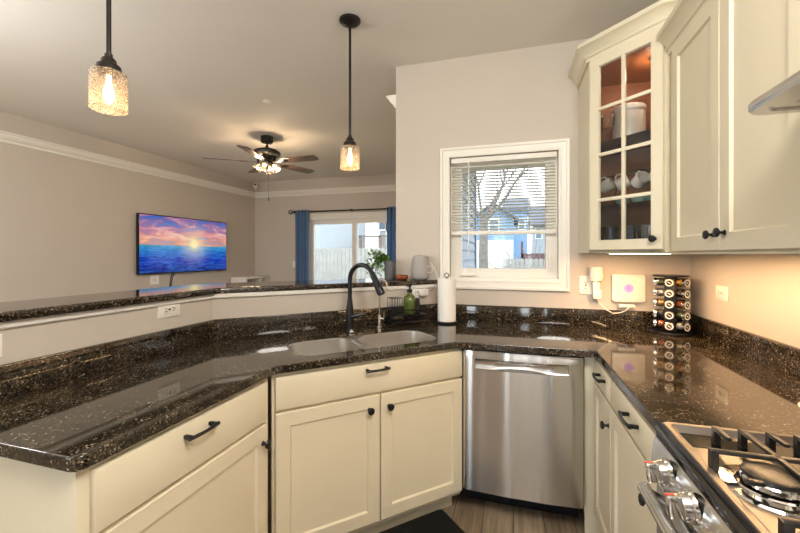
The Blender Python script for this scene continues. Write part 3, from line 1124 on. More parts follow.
# ------------------------------------------------------------------ sink
sk = thing('kitchen_sink', 'undermount stainless double-bowl sink set in the granite counter', 'sink', SN(0.795, 1.82, CT - 0.003), PI / 4)
def bowl(s0, s1, n0, n1, depth, rad):
    q = MB()
    t = bmesh.new()
    rings = []
    cs, cn = 0.795, 1.82
    for inset, z in ((0.0, 0.0), (0.0015, 0.0), (0.004, -0.003), (0.010, -depth * 0.6), (0.014, -depth + 0.03), (0.026, -depth + 0.008), (0.050, -depth)):
        pts = rrect(s0 + inset - cs, s1 - inset - cs, n0 + inset - cn, n1 - inset - cn, max(0.012, rad - inset * 0.6), 6)
        rings.append([t.verts.new((p[0], p[1], z)) for p in pts])
    for A, B in zip(rings[:-1], rings[1:]):
        for i in range(len(A)):
            t.faces.new((A[i], A[(i + 1) % len(A)], B[(i + 1) % len(A)], B[i]))
    t.faces.new(rings[-1])
    q.merge(t)
    mx, my = (s0 + s1) / 2 - cs, (n0 + n1) / 2 - cn
    o = part('bowl', q, M['sinksteel'], sk)
    q = MB()
    q.lathe([(0.045, -depth + 0.001), (0.043, -depth + 0.004), (0.034, -depth + 0.003), (0.030, -depth + 0.0015), (0, -depth + 0.0015)], (mx, my, 0), 24)
    part('drain', q, M['chrome'], o)
bowl(S0 + 0.001, 0.735, N0 + 0.001, N1 - 0.001, 0.18, 0.09)
bowl(0.757, S1 - 0.001, N0 + 0.001, N1 - 0.001, 0.20, 0.09)
q = MB()
q.box(0.728 - 0.795, 0.764 - 0.795, N0 - 1.82 + 0.03, N1 - 1.82 - 0.03, -0.020, -0.004, 0.004)
for cn_, sg in ((N0 - 1.82, 1), (N1 - 1.82, -1)):   # fillets where the divider meets the rim
    q.prism([(-0.125, cn_), (0.055, cn_), (0.02, cn_ + sg * 0.02), (-0.031, cn_ + sg * 0.075), (-0.067, cn_ + sg * 0.075), (-0.095, cn_ + sg * 0.02)][::sg], -0.008, -0.0005)
part('divider', q, M['sinksteel'], sk)

# ------------------------------------------------------------------ faucets
fa = thing('kitchen_faucet', 'tall matte black gooseneck pull-down faucet at the sink', 'faucet', SN(0.803, 2.105, CT + 0.0005), 0)
q = MB()
q.cyl(0.027, 0.0, 0.006, b=0.002).lathe([(0.0235, 0.006), (0.0235, 0.09), (0.0215, 0.13), (0.0165, 0.165), (0.0145, 0.19)], seg=24)
part('body', q, M['black'], fa)
dirv = Vector((0.955, -0.295, 0))
q = MB()
pts = [Vector((0, 0, 0.185)), Vector((0, 0, 0.24)), Vector((0, 0, 0.288))]
pts += arc(dirv * 0.088 + Vector((0, 0, 0.300)), 0.088, PI, 0.14 * PI, 14, dirv, (0, 0, 1))
q.tube(pts, 0.0130, 14)
part('spout', q, M['black'], fa)
q = MB()
e = pts[-1]
dn = (pts[-1] - pts[-2]).normalized()
q.tube([e - dn * 0.005, e + dn * 0.02, e + dn * 0.105, e + dn * 0.127], [0.0145, 0.018, 0.0225, 0.0215], 16)
hd = part('spray_head', q, M['black'], fa)
q = MB()
q.tube([e + dn * 0.045 + Vector((0.010, -0.010, 0.002)), e + dn * 0.085 + Vector((0.013, -0.013, 0.002))], 0.008, 8)
part('button', q, M['blackgloss'], hd)
q = MB()
q.tube([(0.015, -0.003, 0.085), (0.036, -0.008, 0.086)], 0.013, 12)
q.tube([(0.034, -0.008, 0.088), (0.075, -0.015, 0.102), (0.098, -0.02, 0.106)], [0.009, 0.007, 0.006], 10)
part('handle', q, M['black'], fa)

ff = thing('water_filter_faucet', 'slim brushed nickel filter tap with hooked spout behind the black faucet', 'faucet', SN(1.002, 2.12, CT + 0.0005), 0)
q = MB()
q.cyl(0.020, 0, 0.006, b=0.002).cyl(0.013, 0.006, 0.075, b=0.002)
part('body', q, M['nickel'], ff)
q = MB()
dv = Vector((0.93, -0.36, 0))
pts = [Vector((0, 0, 0.07)), Vector((0, 0, 0.16)), Vector((0, 0, 0.255))]
pts += arc(dv * 0.030 + Vector((0, 0, 0.262)), 0.030, PI, 0.0, 10, dv, (0, 0, 1))
pts += [pts[-1] + Vector((0.003, -0.001, -0.03))]
q.tube(pts, 0.0050, 10)
part('spout', q, M['nickel'], ff)
q = MB()
q.tube([(0.012, -0.004, 0.055), (0.030, -0.010, 0.055)], 0.008, 10)
q.tube([(0.030, -0.010, 0.05), (0.034, -0.012, 0.098)], 0.0045, 8)
part('handle', q, M['nickel'], ff)
q = MB()
q.cyl(0.017, 0, 0.012, b=0.003).cyl(0.010, 0.012, 0.020, b=0.002)
solo('sink_air_switch', q, M['chrome'], 'short round chrome button on the counter in front of the black faucet', 'sink button', loc=SN(0.790, 2.045, CT + 0.0005))

# ------------------------------------------------------------------ dish caddy, soap, paper towels
cd = thing('dish_caddy', 'black wire caddy with a taller back holder, beside the filter tap', 'dish caddy', SN(1.215, 2.135, CT + 0.0005), PI / 4)
q = MB()
W_, D_ = 0.125, 0.055
for z in (0.022, 0.100):
    q.tube([(-W_, -D_, z), (W_, -D_, z), (W_, D_, z), (-W_, D_, z), (-W_, -D_, z)], 0.0046, 8)
for i in range(13):
    x = -W_ + 2 * W_ * i / 12
    q.tube([(x, -D_, 0.022), (x, -D_, 0.100)], 0.0017, 6).tube([(x, D_, 0.022), (x, D_, 0.100)], 0.0017, 6)
    q.tube([(x, -D_, 0.022), (x, D_, 0.022)], 0.0017, 6)
for i in range(5):
    y = -D_ + 2 * D_ * i / 4
    q.tube([(-W_, y, 0.022), (-W_, y, 0.100)], 0.0017, 6).tube([(W_, y, 0.022), (W_, y, 0.100)], 0.0017, 6)
part('basket', q, M['black'], cd)
q = MB()
for z in (0.106, 0.172):
    q.tube([(-0.125, -0.01, z), (-0.05, -0.01, z), (-0.05, 0.05, z), (-0.125, 0.05, z), (-0.125, -0.01, z)], 0.0028, 8)
for i in range(5):
    x = -0.125 + 0.075 * i / 4
    q.tube([(x, -0.01, 0.022), (x, -0.01, 0.172)], 0.0017, 6).tube([(x, 0.05, 0.022), (x, 0.05, 0.172)], 0.0017, 6)
part('brush_holder', q, M['black'], cd)
for x in (-W_ + 0.005, W_ - 0.005):
    for y in (-D_, D_):
        q = MB(); q.tube([(x, y, 0.0), (x, y, 0.024)], 0.0032, 8)
        part('foot', q, M['black'], cd)
q = MB(); q.box(-W_ + 0.006, W_ - 0.006, -D_ + 0.006, D_ - 0.006, 0.060, 0.0645, 0.002)
part('drip_tray', q, M['black'], cd)
sb = thing('soap_bottle', 'round green glass soap bottle with black pump, standing in the wire caddy', 'soap bottle', SN(1.226, 2.135, CT + 0.0660), PI / 4)
q = MB()
q.lathe([(0, 0), (0.034, 0), (0.040, 0.006), (0.040, 0.040), (0.037, 0.060), (0.040, 0.066), (0.041, 0.090), (0.034, 0.112), (0.018, 0.126), (0.014, 0.132), (0.014, 0.140)], seg=28)
part('bottle', q, M['soapglass'], sb)
q = MB()
q.lathe([(0, 0.002), (0.033, 0.002), (0.037, 0.008), (0.037, 0.085), (0.030, 0.108), (0, 0.108)], seg=24)
part('liquid_soap', q, M['soapliq'], sb)
q = MB()
q.cyl(0.017, 0.138, 0.158, b=0.002).cyl(0.006, 0.158, 0.176).cyl(0.014, 0.176, 0.196, b=0.003)
q.tube([(0, 0, 0.188), (-0.02, -0.012, 0.190), (-0.036, -0.022, 0.183)], 0.0055, 8)
part('pump', q, M['black'], sb)
q = MB()
q.box(-0.016, 0.016, -0.022, 0.022, 0, 0.095, 0.008)
solo('scrub_sponge', q, M['sponge'], 'dark upright sponge tucked behind the green soap bottle in the caddy', 'sponge', loc=SN(1.290, 2.15, CT + 0.0660))

ph = thing('paper_towel_holder', 'black round-based paper towel stand with wire loop top by the window', 'paper towel holder', (-0.420, 2.485, CT + 0.0005))
q = MB(); q.cyl(0.072, 0, 0.012, b=0.004, seg=36)
part('base', q, M['black'], ph)
q = MB()
q.tube([(0, 0, 0.01), (0, 0, 0.30)], 0.005, 8)
q.tube(arc((0, 0, 0.312), 0.014, -PI / 2, 1.5 * PI, 16, (1, 0, 0), (0, 0, 1)), 0.0028, 8)
part('rod', q, M['black'], ph)
q = MB()
q.lathe([(0.020, 0), (0.058, 0), (0.0595, 0.002), (0.0595, 0.277), (0.058, 0.279), (0.020, 0.279)], seg=40, closed=True)
solo('paper_towel_roll', q, M['paper'], 'full white paper towel roll standing on the counter by the window', 'paper towel roll', loc=(-0.420, 2.485, CT + 0.0135))

# ------------------------------------------------------------------ spice rack and jars
SRX, SRY, SRA = 0.860, 2.518, math.radians(-16)
sr = thing('spice_rack', 'black revolving countertop spice rack in the corner of the counter', 'spice rack', (SRX, SRY, CT + 0.0005), SRA)
q = MB(); q.cyl(0.098, 0, 0.014, b=0.004, seg=40)
part('base', q, M['black'], sr)
q = MB(); q.cyl(0.088, 0.322, 0.331, b=0.003, seg=40)
part('top_plate', q, M['black'], sr)
q = MB(); q.box(-0.030, 0.030, -0.030, 0.030, 0.014, 0.322, 0.003)
part('post', q, M['black'], sr)
def make_jar(spice):
    JX = RX @ Matrix.Diagonal((1.14, 1.14, 1, 1))
    j = thing('spice_jar', '', 'spice jar', (0, 0, 0), 0, 'spice jars in the revolving rack')
    q = MB()
    q.lathe([(0, 0), (0.016, 0), (0.019, 0.004), (0.019, 0.032), (0.016, 0.037)], seg=20, M4=JX)
    part('glass_body', q, M['tumbler'], j)
    q = MB(); q.lathe([(0, 0.002), (0.0165, 0.002), (0.0165, 0.028), (0, 0.028)], seg=16, M4=JX)
    part('spice', q, spice, j)
    q = MB()
    q.lathe([(0.0195, 0.036), (0.0205, 0.037), (0.0205, 0.049), (0.0185, 0.051), (0.0, 0.051)], seg=24, M4=JX)
    lid = part('lid', q, M['chrome'], j)
    q = MB()
    q.use(0).lathe([(0.0, 0.0514), (0.0185, 0.0514), (0.0185, 0.0518), (0.0, 0.0518)], seg=24, M4=JX)
    q.use(1).lathe([(0.0118, 0.0519), (0.0172, 0.0519), (0.0172, 0.0524), (0.0118, 0.0524)], seg=24, M4=JX, closed=True)
    q.box(-0.007, 0.007, -0.0524, -0.0519, -0.0016, 0.0016, M4=Matrix.Diagonal((1.14, 1, 1.14, 1)) @ Matrix.Rotation(0.6, 4, 'Y'))
    part('label', q, [M['black_label'], M['plate']], lid, label='black round lid label with white ring')
    return j
spices = [mat('spice_%s' % n, srgb(*c), 0.8, var=0.2, scale=150) for n, c in (('paprika', (186, 92, 44)), ('turmeric', (204, 150, 58)), ('oregano', (112, 116, 70)), ('pepper', (84, 70, 56)), ('salt', (222, 214, 200)))]
protos = [make_jar(m) for m in spices]
used = [False] * 5
tier = ['top', 'second', 'middle', 'fourth', 'bottom']
cols = [('front', -0.020, -0.0), ('front', 0.020, 0), ('left', 0, 0), ('right', 0, 0), ('back', 0, 0)]
rot = Matrix.Rotation(SRA, 4, 'Z')
# columns: (face angle, sideways offset, wording)
for ci, (fa_, off, rad, word) in enumerate(((0.0, -0.011, 0.0305, 'column facing the room'), (PI / 4, 0.0, 0.049, 'angled column'),
                                            (-PI / 2, -0.004, 0.0305, 'column facing the window'), (PI / 2, 0.011, 0.0305, 'column facing the right wall'))):
    for k in range(5):
        pi = (k * 2 + ci) % 5
        a = SRA + fa_
        loc_l = rot @ Matrix.Rotation(fa_, 4, 'Z') @ Vector((off, -rad, 0))
        loc = (SRX + loc_l.x, SRY + loc_l.y, CT + 0.292 - k * 0.0605)
        lab = '%s spice jar, %s of the black rack' % ({0: 'topmost', 1: 'second from the top', 2: 'middle', 3: 'fourth from the top', 4: 'bottom'}[k], word)
        if not used[pi]:
            j = protos[pi]
            used[pi] = True
            j.location = loc
            j.rotation_euler = (0, 0, a)
            j['label'] = lab
        else:
            dup(protos[pi], loc, a, lab)

# ------------------------------------------------------------------ outlets, switch, router, night light, adapter
def outlet(loc, rotz, label, kind='duplex', w=0.118, h=0.072, group='white wall plates'):
    """face looks along local -y"""
    o = thing('wall_outlet' if kind != 'switch' else 'light_switch', label, 'outlet' if kind != 'switch' else 'light switch', loc, rotz, group)
    q = MB(); q.box(-w / 2, w / 2, -0.006, 0, -h / 2, h / 2, 0.002)
    part('cover_plate', q, M['plate'], o)
    if kind == 'duplex':
        horiz = w > h
        for s in (-1, 1):
            q = MB()
            cx, cz = (s * 0.0195, 0) if horiz else (0, s * 0.0195)
            q.use(0).box(cx - 0.015, cx + 0.015, -0.0085, -0.005, cz - 0.0145, cz + 0.0145, 0.002)
            q.use(1)
            for d in (-0.006, 0.006):
                if horiz:
                    q.box(cx - 0.005, cx + 0.004, -0.0092, -0.0082, d - 0.0015, d + 0.0015)
                else:
                    q.box(d - 0.0015, d + 0.0015, -0.0092, -0.0082, cz - 0.004, cz + 0.005)
            if horiz:
                q.box(cx + 0.007, cx + 0.011, -0.0092, -0.0082, -0.002, 0.002)
            else:
                q.box(-0.002, 0.002, -0.0092, -0.0082, cz - 0.011, cz - 0.007)
            part('receptacle', q, [M['plate'], M['slot']], o)
        q = MB(); q.box(-0.004, 0.004, -0.0088, -0.006, -0.004, 0.004)
        part('test_button', q, M['slot'], o)
    elif kind == 'switch':
        q = MB(); q.box(-0.016, 0.016, -0.010, -0.005, -0.033, 0.033, 0.003)
        part('rocker', q, M['plate'], o)
    return o
outlet((-1.535, 1.385, 1.108), PI / 2, 'white horizontal outlet on the left stretch of the bar half wall')
outlet((-1.535, 0.724, 1.078), PI / 2, 'white plate on the half wall at the very left edge of the picture')
oo = SN(1.357, 2.255, 1.106)
outlet(oo, PI / 4, 'white outlet on the half wall behind the green soap bottle')
outlet((0.442, YW, 1.168), 0, 'white upright outlet between the kitchen window and the night light', w=0.074, h=0.118)
outlet((XR, 2.295, 1.168), -PI / 2, 'white outlet on the right wall beside the spice rack')
outlet((-3.84, YF, 1.19), 0, 'white light switch on the far wall beside the left curtain', 'switch', w=0.074, h=0.118)

nl = thing('night_light', 'white lattice-shade plug-in night light in the outlet right of the window', 'night light', (0.497, YW - 0.03, 1.168))
q = MB(); q.box(-0.020, 0.020, -0.014, 0.0225, -0.022, 0.022, 0.004)
part('plug', q, M['plate'], nl)
q = MB()
q.lathe([(0.024, 0.030), (0.034, 0.032), (0.037, 0.06), (0.036, 0.115), (0.033, 0.115), (0.034, 0.06), (0.031, 0.036), (0.024, 0.034)], seg=28, closed=True)
shd = mat('lattice_shade', srgb(244, 234, 218), 0.6, var=0.01, emis=(1, 0.72, 0.46, 1), estr=0.12)
shade_o = part('lamp_shade', q, shd, nl)
q = MB()
for i in range(14):
    a = 2 * PI * i / 14
    for s in (-1, 1):
        q.tube([(0.0378 * math.cos(a + s * u * 0.45), 0.0378 * math.sin(a + s * u * 0.45), 0.050 + 0.026 * u) for u in (0, 0.5, 1)], 0.0014, 5)
q.lathe([(0.0365, 0.048), (0.0385, 0.049), (0.0365, 0.051)], seg=28).lathe([(0.0365, 0.075), (0.0385, 0.076), (0.0365, 0.078)], seg=28)
part('lattice', q, M['plate'], shade_o)
q = MB(); q.cyl(0.012, 0.0, 0.034).ball((0, 0, 0.055), 0.014)
part('stem', q, M['plate'], nl)

ad = thing('power_adapter', 'white power brick plugged in below the night light, cord trailing right', 'power adapter', (0.502, YW - 0.0095, 1.10))
q = MB(); q.box(-0.026, 0.022, -0.045, 0.001, -0.012, 0.044, 0.005)
part('body', q, M['plate'], ad)
q = MB()
q.tube([(0.0, -0.02, -0.010), (0.010, -0.022, -0.035), (0.045, -0.030, -0.075), (0.085, -0.040, -0.098), (0.12, -0.040, -0.094), (0.155, -0.036, -0.080), (0.172, -0.032, -0.062), (0.172, -0.030, -0.052)], 0.0028, 8)
part('cord', q, M['plate'], ad)

rt = thing('smart_home_hub', 'white square wall hub with a round purple badge, left of the spice rack', 'smart home hub', (0.678, YW - 0.001, 1.155))
q = MB()
q.prism(rrect(-0.090, 0.090, -0.084, 0.084, 0.014), 0, 0.026, M4=RX, b=0.003)
part('body', q, M['plate'], rt)
q = MB(); q.lathe([(0, 0.0258), (0.026, 0.0258), (0.027, 0.0272), (0, 0.0272)], seg=32, M4=RX)
bd = part('badge', q, M['glowbadge'], rt, label='round purple badge')
q = MB(); q.lathe([(0.0085, 0.0270), (0.0125, 0.0270), (0.0125, 0.0280), (0.0085, 0.0280)], seg=24, M4=RX, closed=True)
q.lathe([(0, 0.0270), (0.004, 0.0270), (0.004, 0.0280), (0, 0.0280)], seg=16, M4=RX)
part('emblem', q, M['badgedot'], bd)
br = thing('wall_bracket', 'small white cord bracket just under the square hub', 'bracket', (0.668, YW - 0.0005, 1.043))
q = MB(); q.box(-0.045, 0.045, -0.030, 0, -0.010, 0.012, 0.004)
part('clip', q, M['plate'], br)
q = MB(); q.box(-0.035, 0.035, -0.034, -0.028, -0.004, 0.006, 0.002)
part('slot', q, M['ceramic'], br)

# adapter and cord on the half wall behind the caddy
ad2 = thing('power_adapter', 'white charger plugged into the half wall outlet behind the soap bottle', 'power adapter', SN(1.385, 2.245, 1.104), PI / 4)
q = MB(); q.box(-0.030, 0.034, -0.036, 0.0, -0.024, 0.024, 0.006)
part('body', q, M['plate'], ad2)
q = MB()
q.tube([(0.034, -0.02, 0.0), (0.060, -0.025, 0.006), (0.085, -0.020, 0.022), (0.100, -0.012, 0.045), (0.106, -0.050, 0.070), (0.106, -0.060, 0.082)], 0.0018, 6)
part('cord', q, M['greypot'], ad2)

# ------------------------------------------------------------------ things on the bar ledge
BT = 1.1855
sp = thing('smart_speaker', 'rounded light grey fabric speaker on the bar ledge against the wall', 'speaker', (-0.625, 2.606, BT))
q = MB()
pr = [(0, 0.006), (0.040, 0.006), (0.052, 0.012), (0.058, 0.026), (0.0605, 0.06), (0.0605, 0.13), (0.058, 0.155), (0.050, 0.168), (0.036, 0.174), (0, 0.175)]
q.lathe(pr, seg=40, sx=1.0, sy=0.78)
part('body', q, M['greysp'], sp)
q = MB(); q.lathe([(0, 0), (0.044, 0), (0.046, 0.004), (0.044, 0.008), (0, 0.008)], seg=32, sy=0.78)
part('base', q, M['greypot'], sp)
q = MB()
q.tube(arc((0.068, -0.020, 0.075), 0.024, 0, 2 * PI, 18, (0.9, 0, 0), (0, -0.1, 1)), 0.0022, 6)
q.tube([(0.050, -0.005, 0.128), (0.075, -0.012, 0.118), (0.100, -0.010, 0.080), (0.118, -0.006, 0.035), (0.124, -0.006, 0.004)], 0.0022, 6)
part('cord', q, M['plate'], sp)
q = MB()
q.lathe([(0, 0), (0.034, 0), (0.044, 0.008), (0.047, 0.022), (0.045, 0.034), (0.040, 0.034), (0.042, 0.022), (0.037, 0.012), (0, 0.010)], seg=32)
solo('copper_bowl', q, M['copper'], 'small reddish copper dish on the bar ledge beside the grey pot', 'bowl', loc=(-0.752, 2.560, BT))
pl = thing('potted_plant', 'leafy green plant spilling left from a grey pot on the bar ledge', 'potted plant', (-0.846, 2.585, BT))
q = MB()
q.lathe([(0, 0), (0.036, 0), (0.038, 0.003), (0.041, 0.128), (0.041, 0.132), (0.037, 0.132), (0.036, 0.115), (0, 0.115)], seg=32)
part('pot', q, M['greypot'], pl)
q = MB()
lf = MB()
rl = random.Random(11)
for i in range(26):
    a = rl.uniform(2.3, 4.4)
    reach = rl.uniform(0.05, 0.15)
    top = rl.uniform(0.015, 0.20)
    p0 = Vector((0, 0, 0.112))
    p3 = Vector((-abs(math.cos(a)) * reach - 0.01, math.sin(a) * reach * 0.55 - 0.02, top))
    p1 = Vector((p3.x * 0.3, p3.y * 0.3, 0.16 + 0.3 * max(0, top - 0.12)))
    p2 = Vector((p3.x * 0.75, p3.y * 0.75, max(top, 0.15) + 0.02))
    pts = []
    for k in range(7):
        u = k / 6
        pts.append(p0 * (1 - u) ** 3 + p1 * 3 * u * (1 - u) ** 2 + p2 * 3 * u * u * (1 - u) + p3 * u ** 3)
    q.tube(pts, 0.0014, 5)
    for k in range(1, 7):
        for s in range(2):
            d = Vector((rl.uniform(-1, 0.6), rl.uniform(-1, 0.8), rl.uniform(-0.5, 0.9))).normalized()
            L_ = rl.uniform(0.022, 0.036)
            sd = d.cross(Vector((rl.uniform(-0.3, 0.3), rl.uniform(-0.3, 0.3), 1))).normalized() * L_ * 0.42
            nn = d.cross(sd).normalized() * 0.003
            b0 = pts[k]
            lf.quadmesh([b0, b0 + d * L_ * 0.45 + sd, b0 + d * L_, b0 + d * L_ * 0.45 - sd, b0 + d * L_ * 0.5 + nn], [(0, 1, 4), (1, 2, 4), (2, 3, 4), (3, 0, 4)])
part('stems', q, M['stem'], pl)
part('foliage', lf, M['leaf'], pl)

# ------------------------------------------------------------------ wall cabinets
UB = 1.372
crown_c = [(0, 0), (0.012, 0), (0.014, 0.018), (0.022, 0.024), (0.026, 0.042), (0.052, 0.072), (0.060, 0.076), (0.062, 0.096), (0.0, 0.096)]
# corner cabinet with the glass door
FX0, FY0, FX1, FY1 = 0.403, 2.33, 0.680, 2.053
cc = thing('corner_wall_cabinet', 'tall cream corner cabinet with a lit glass-paned door and crown top', 'wall cabinet', (0.707, 2.357, UB), 0)
CZ1 = 2.440
q = MB()
poly = [(FX0, YW), (FX0, FY0), (FX1, FY1), (XR, FY1), (XR, YW)]
q.use(0).prism(poly, UB, UB + 0.018)
q.prism(poly, CZ1 - 0.018, CZ1)
q.box(FX0, FX0 + 0.016, FY0 + 0.001, YW, UB + 0.018, CZ1 - 0.018).box(FX1 + 0.001, XR, FY1, FY1 + 0.016, UB + 0.018, CZ1 - 0.018)
part('carcass', q, M['cream'], cc, True)
q = MB()                       # brown lining
inner = [(FX0 + 0.016, YW - 0.006), (FX0 + 0.016, FY0 + 0.022), (FX1 + 0.020, FY1 + 0.017), (XR - 0.006, FY1 + 0.017), (XR - 0.006, YW - 0.006)]
q.prism(inner, UB + 0.0182, UB + 0.0215).prism(inner, CZ1 - 0.0215, CZ1 - 0.0182)
q.box(FX0 + 0.0162, XR - 0.001, YW - 0.006, YW - 0.001, UB + 0.02, CZ1 - 0.02)
q.box(XR - 0.006, XR - 0.001, FY1 + 0.017, YW - 0.006, UB + 0.02, CZ1 - 0.02)
q.box(FX0 + 0.0162, FX0 + 0.019, FY0 + 0.03, YW - 0.006, UB + 0.02, CZ1 - 0.02)
q.box(FX1 + 0.03, XR - 0.006, FY1 + 0.0162, FY1 + 0.019, UB + 0.02, CZ1 - 0.02)
part('lining', q, M['cabwood'], cc, True, label='warm brown wood interior')
# face frame and door in the diagonal frame
mid = Vector(((FX0 + FX1) / 2, (FY0 + FY1) / 2, 0))
DM = Matrix.Translation(mid) @ Matrix.Rotation(-PI / 4, 4, 'Z')
hw = 0.1955
q = MB()
for x0, x1, z0, z1 in ((-hw, -hw + 0.035, UB, CZ1), (hw - 0.035, hw, UB, CZ1), (-hw + 0.035, hw - 0.035, UB, UB + 0.04), (-hw + 0.035, hw - 0.035, CZ1 - 0.04, CZ1)):
    q.box(x0, x1, 0.0, 0.018, z0, z1, M4=DM)
part('face_frame', q, M['cream'], cc, True)
q = MB()
t = MB()
shaker(t, -0.178, 0.193, UB + 0.014, CZ1 - 0.012, rail=0.050, open_=True)
g0, g1, h0, h1 = -0.128, 0.143, UB + 0.064, CZ1 - 0.062
t.box(-0.0015, 0.0165, -0.019, -0.004, h0, h1, 0.002)
for z in (1.655, 1.898, 2.145):
    t.box(g0, g1, -0.0195, -0.0045, z - 0.009, z + 0.009, 0.002)
t.bm.transform(DM)
gd = part('door', t, M['cream'], cc, True)
q = MB(); q.box(g0 - 0.004, g1 + 0.004, -0.0042, -0.0008, h0 - 0.004, h1 + 0.004, M4=DM)
part('glass_pane', q, M['cabglass'], gd, True)
q = MB()
q.lathe([(0, 0), (0.009, 0), (0.009, 0.002), (0.0055, 0.006), (0.005, 0.013), (0.010, 0.018), (0.0155, 0.021), (0.0165, 0.025), (0.014, 0.029), (0.007, 0.031), (0, 0.0315)], seg=20, M4=DM @ Matrix.Translation((0.160, -0.020, 1.437)) @ RX)
part('knob', q, M['black'], gd, True)
q = MB()
q.tube([DM @ Vector((-0.126, 0.006, 2.30)), DM @ Vector((-0.126, 0.006, 2.33))], 0.006, 8)
part('hinge', q, M['chrome'], gd, True)
q = MB(); q.sweep([(u, v + CZ1 - 0.012) for u, v in crown_c], [(XR, FY1), (FX1, FY1), (FX0, FY0), (FX0, YW)][::-1][::-1])
# left normal of this path points out of the cabinet when walked from the right wall to the window wall
part('crown', q, M['cream'], cc, True)
for z in (1.632, 1.985):
    q = MB(); q.prism([(FX0 + 0.020, YW - 0.007), (FX0 + 0.020, FY0 + 0.055), (FX1 + 0.045, FY1 + 0.030), (XR - 0.007, FY1 + 0.030), (XR - 0.007, YW - 0.007)], z - 0.006, z, b=0.001)
    part('glass_shelf', q, clear_glass('shelf_glass', (0.80, 0.86, 0.83, 1), 1.2) if z < 1.7 else bpy.data.materials['shelf_glass'], cc, True)
q = MB(); q.cyl(0.034, CZ1 - 0.034, CZ1 - 0.0217, (0.735, 2.335, 0), 28, b=0.002)
pk = part('puck_light', q, M['chrome'], cc, True)
q = MB(); q.cyl(0.028, CZ1 - 0.0365, CZ1 - 0.0342, (0.735, 2.335, 0), 28)
part('lens', q, M['puck'], pk, True)
l = point_light('puck_lamp', (0.735 - 0.707, 2.335 - 2.357, CZ1 - 0.055 - UB), 1.0, (1.0, 0.80, 0.58), 0.02, cc)

# right wall cabinet: x axis runs -y, face at x = 0.68
RZ = 2.290
rw = thing('wall_cabinet', 'cream two-door wall cabinet over the right counter, next to the hood', 'wall cabinet', (0.700, 2.048, UB), -PI / 2)
q = MB(); q.box(0.0, 0.885, 0.0, 0.309, 0, RZ - UB, 0.001)
part('carcass', q, M['cream'], rw)
q = MB(); q.box(0.0, 0.885, 0.0, 0.018, -0.009, 0.0, 0.001)
part('light_rail', q, M['cream'], rw)
q = MB(); shaker(q, 0.066, 0.477, 0.003, RZ - UB - 0.006, rail=0.060)
dr = part('door', q, M['cream'], rw); knob(dr, 0.440, 0.060)
q = MB(); shaker(q, 0.481, 0.882, 0.003, RZ - UB - 0.006, rail=0.060)
dr = part('door', q, M['cream'], rw); knob(dr, 0.515, 0.064)
q = MB()
q.sweep([(u, v + RZ - 0.004) for u, v in crown_c], [(0.700, 1.163), (0.700, 2.040)])
part('crown', q, M['cream'], rw, True)

# under-cabinet lights
def strip(name, label, c, rotz, length, power):
    o = thing(name, label, 'under-cabinet light', c, rotz, 'under-cabinet strip lights')
    q = MB(); q.box(-length / 2, length / 2, -0.016, 0.016, -0.005, 0, 0.001)
    hs = part('housing', q, M['plate'], o)
    q = MB(); q.box(-length / 2 + 0.01, length / 2 - 0.01, -0.011, 0.011, -0.0062, -0.0048)
    part('diffuser', q, M['strip'], hs)
    al = area_light('strip_lamp', (0, 0, -0.008), (0, 0, 0), length, 0.022, power, (1.0, 0.58, 0.26))
    al.parent = o
    return o
strip('strip_light', 'lit strip light under the glass-fronted corner cabinet', (0.640, 2.285, UB - 0.0005), -PI / 4, 0.34, 3.0)
strip('strip_light', 'lit strip light under the two-door wall cabinet', (0.79, 1.61, UB - 0.0005), PI / 2, 0.78, 3.3)

# ---- contents of the glass cabinet
def can(name, label, cat, prof, m, loc, group=None):
    q = MB(); q.lathe(prof, seg=32)
    return solo(name, q, m, label, cat, group, loc)
cn = thing('canister', 'big white ceramic canister on the upper glass shelf of the corner cabinet', 'canister', (0.640, 2.480, 1.9852))
q = MB(); q.lathe([(0, 0), (0.074, 0), (0.082, 0.008), (0.084, 0.03), (0.084, 0.185), (0.080, 0.196), (0, 0.196)], seg=40)
part('body', q, M['ceramic'], cn)
q = MB(); q.lathe([(0.0845, 0.190), (0.087, 0.194), (0.087, 0.215), (0.080, 0.226), (0, 0.230)], seg=40)
part('lid', q, M['ceramic'], cn)
can('ceramic_jar', 'blush-coloured jar right of the white canister in the corner cabinet', 'jar', [(0, 0), (0.040, 0), (0.048, 0.01), (0.050, 0.15), (0.040, 0.18), (0.030, 0.19), (0.034, 0.20), (0, 0.20)], M['pinkceramic'], (0.790, 2.400, 1.9852))
q = MB()
q.lathe([(0, 0), (0.030, 0), (0.030, 0.003), (0.005, 0.008), (0.0045, 0.085), (0.012, 0.095), (0.034, 0.12), (0.038, 0.16), (0.034, 0.20)], seg=24)
wg = solo('wine_glass', q, M['tumbler'], 'stemmed wine glass left of the white canister, nearer the door', 'wine glass', 'wine glasses in the corner cabinet', (0.520, 2.440, 1.9852))
w2_ = wg.copy(); COL.objects.link(w2_); w2_.location = (0.485, 2.555, 1.9852)
w2_['label'] = 'stemmed wine glass left of the white canister, at the back'
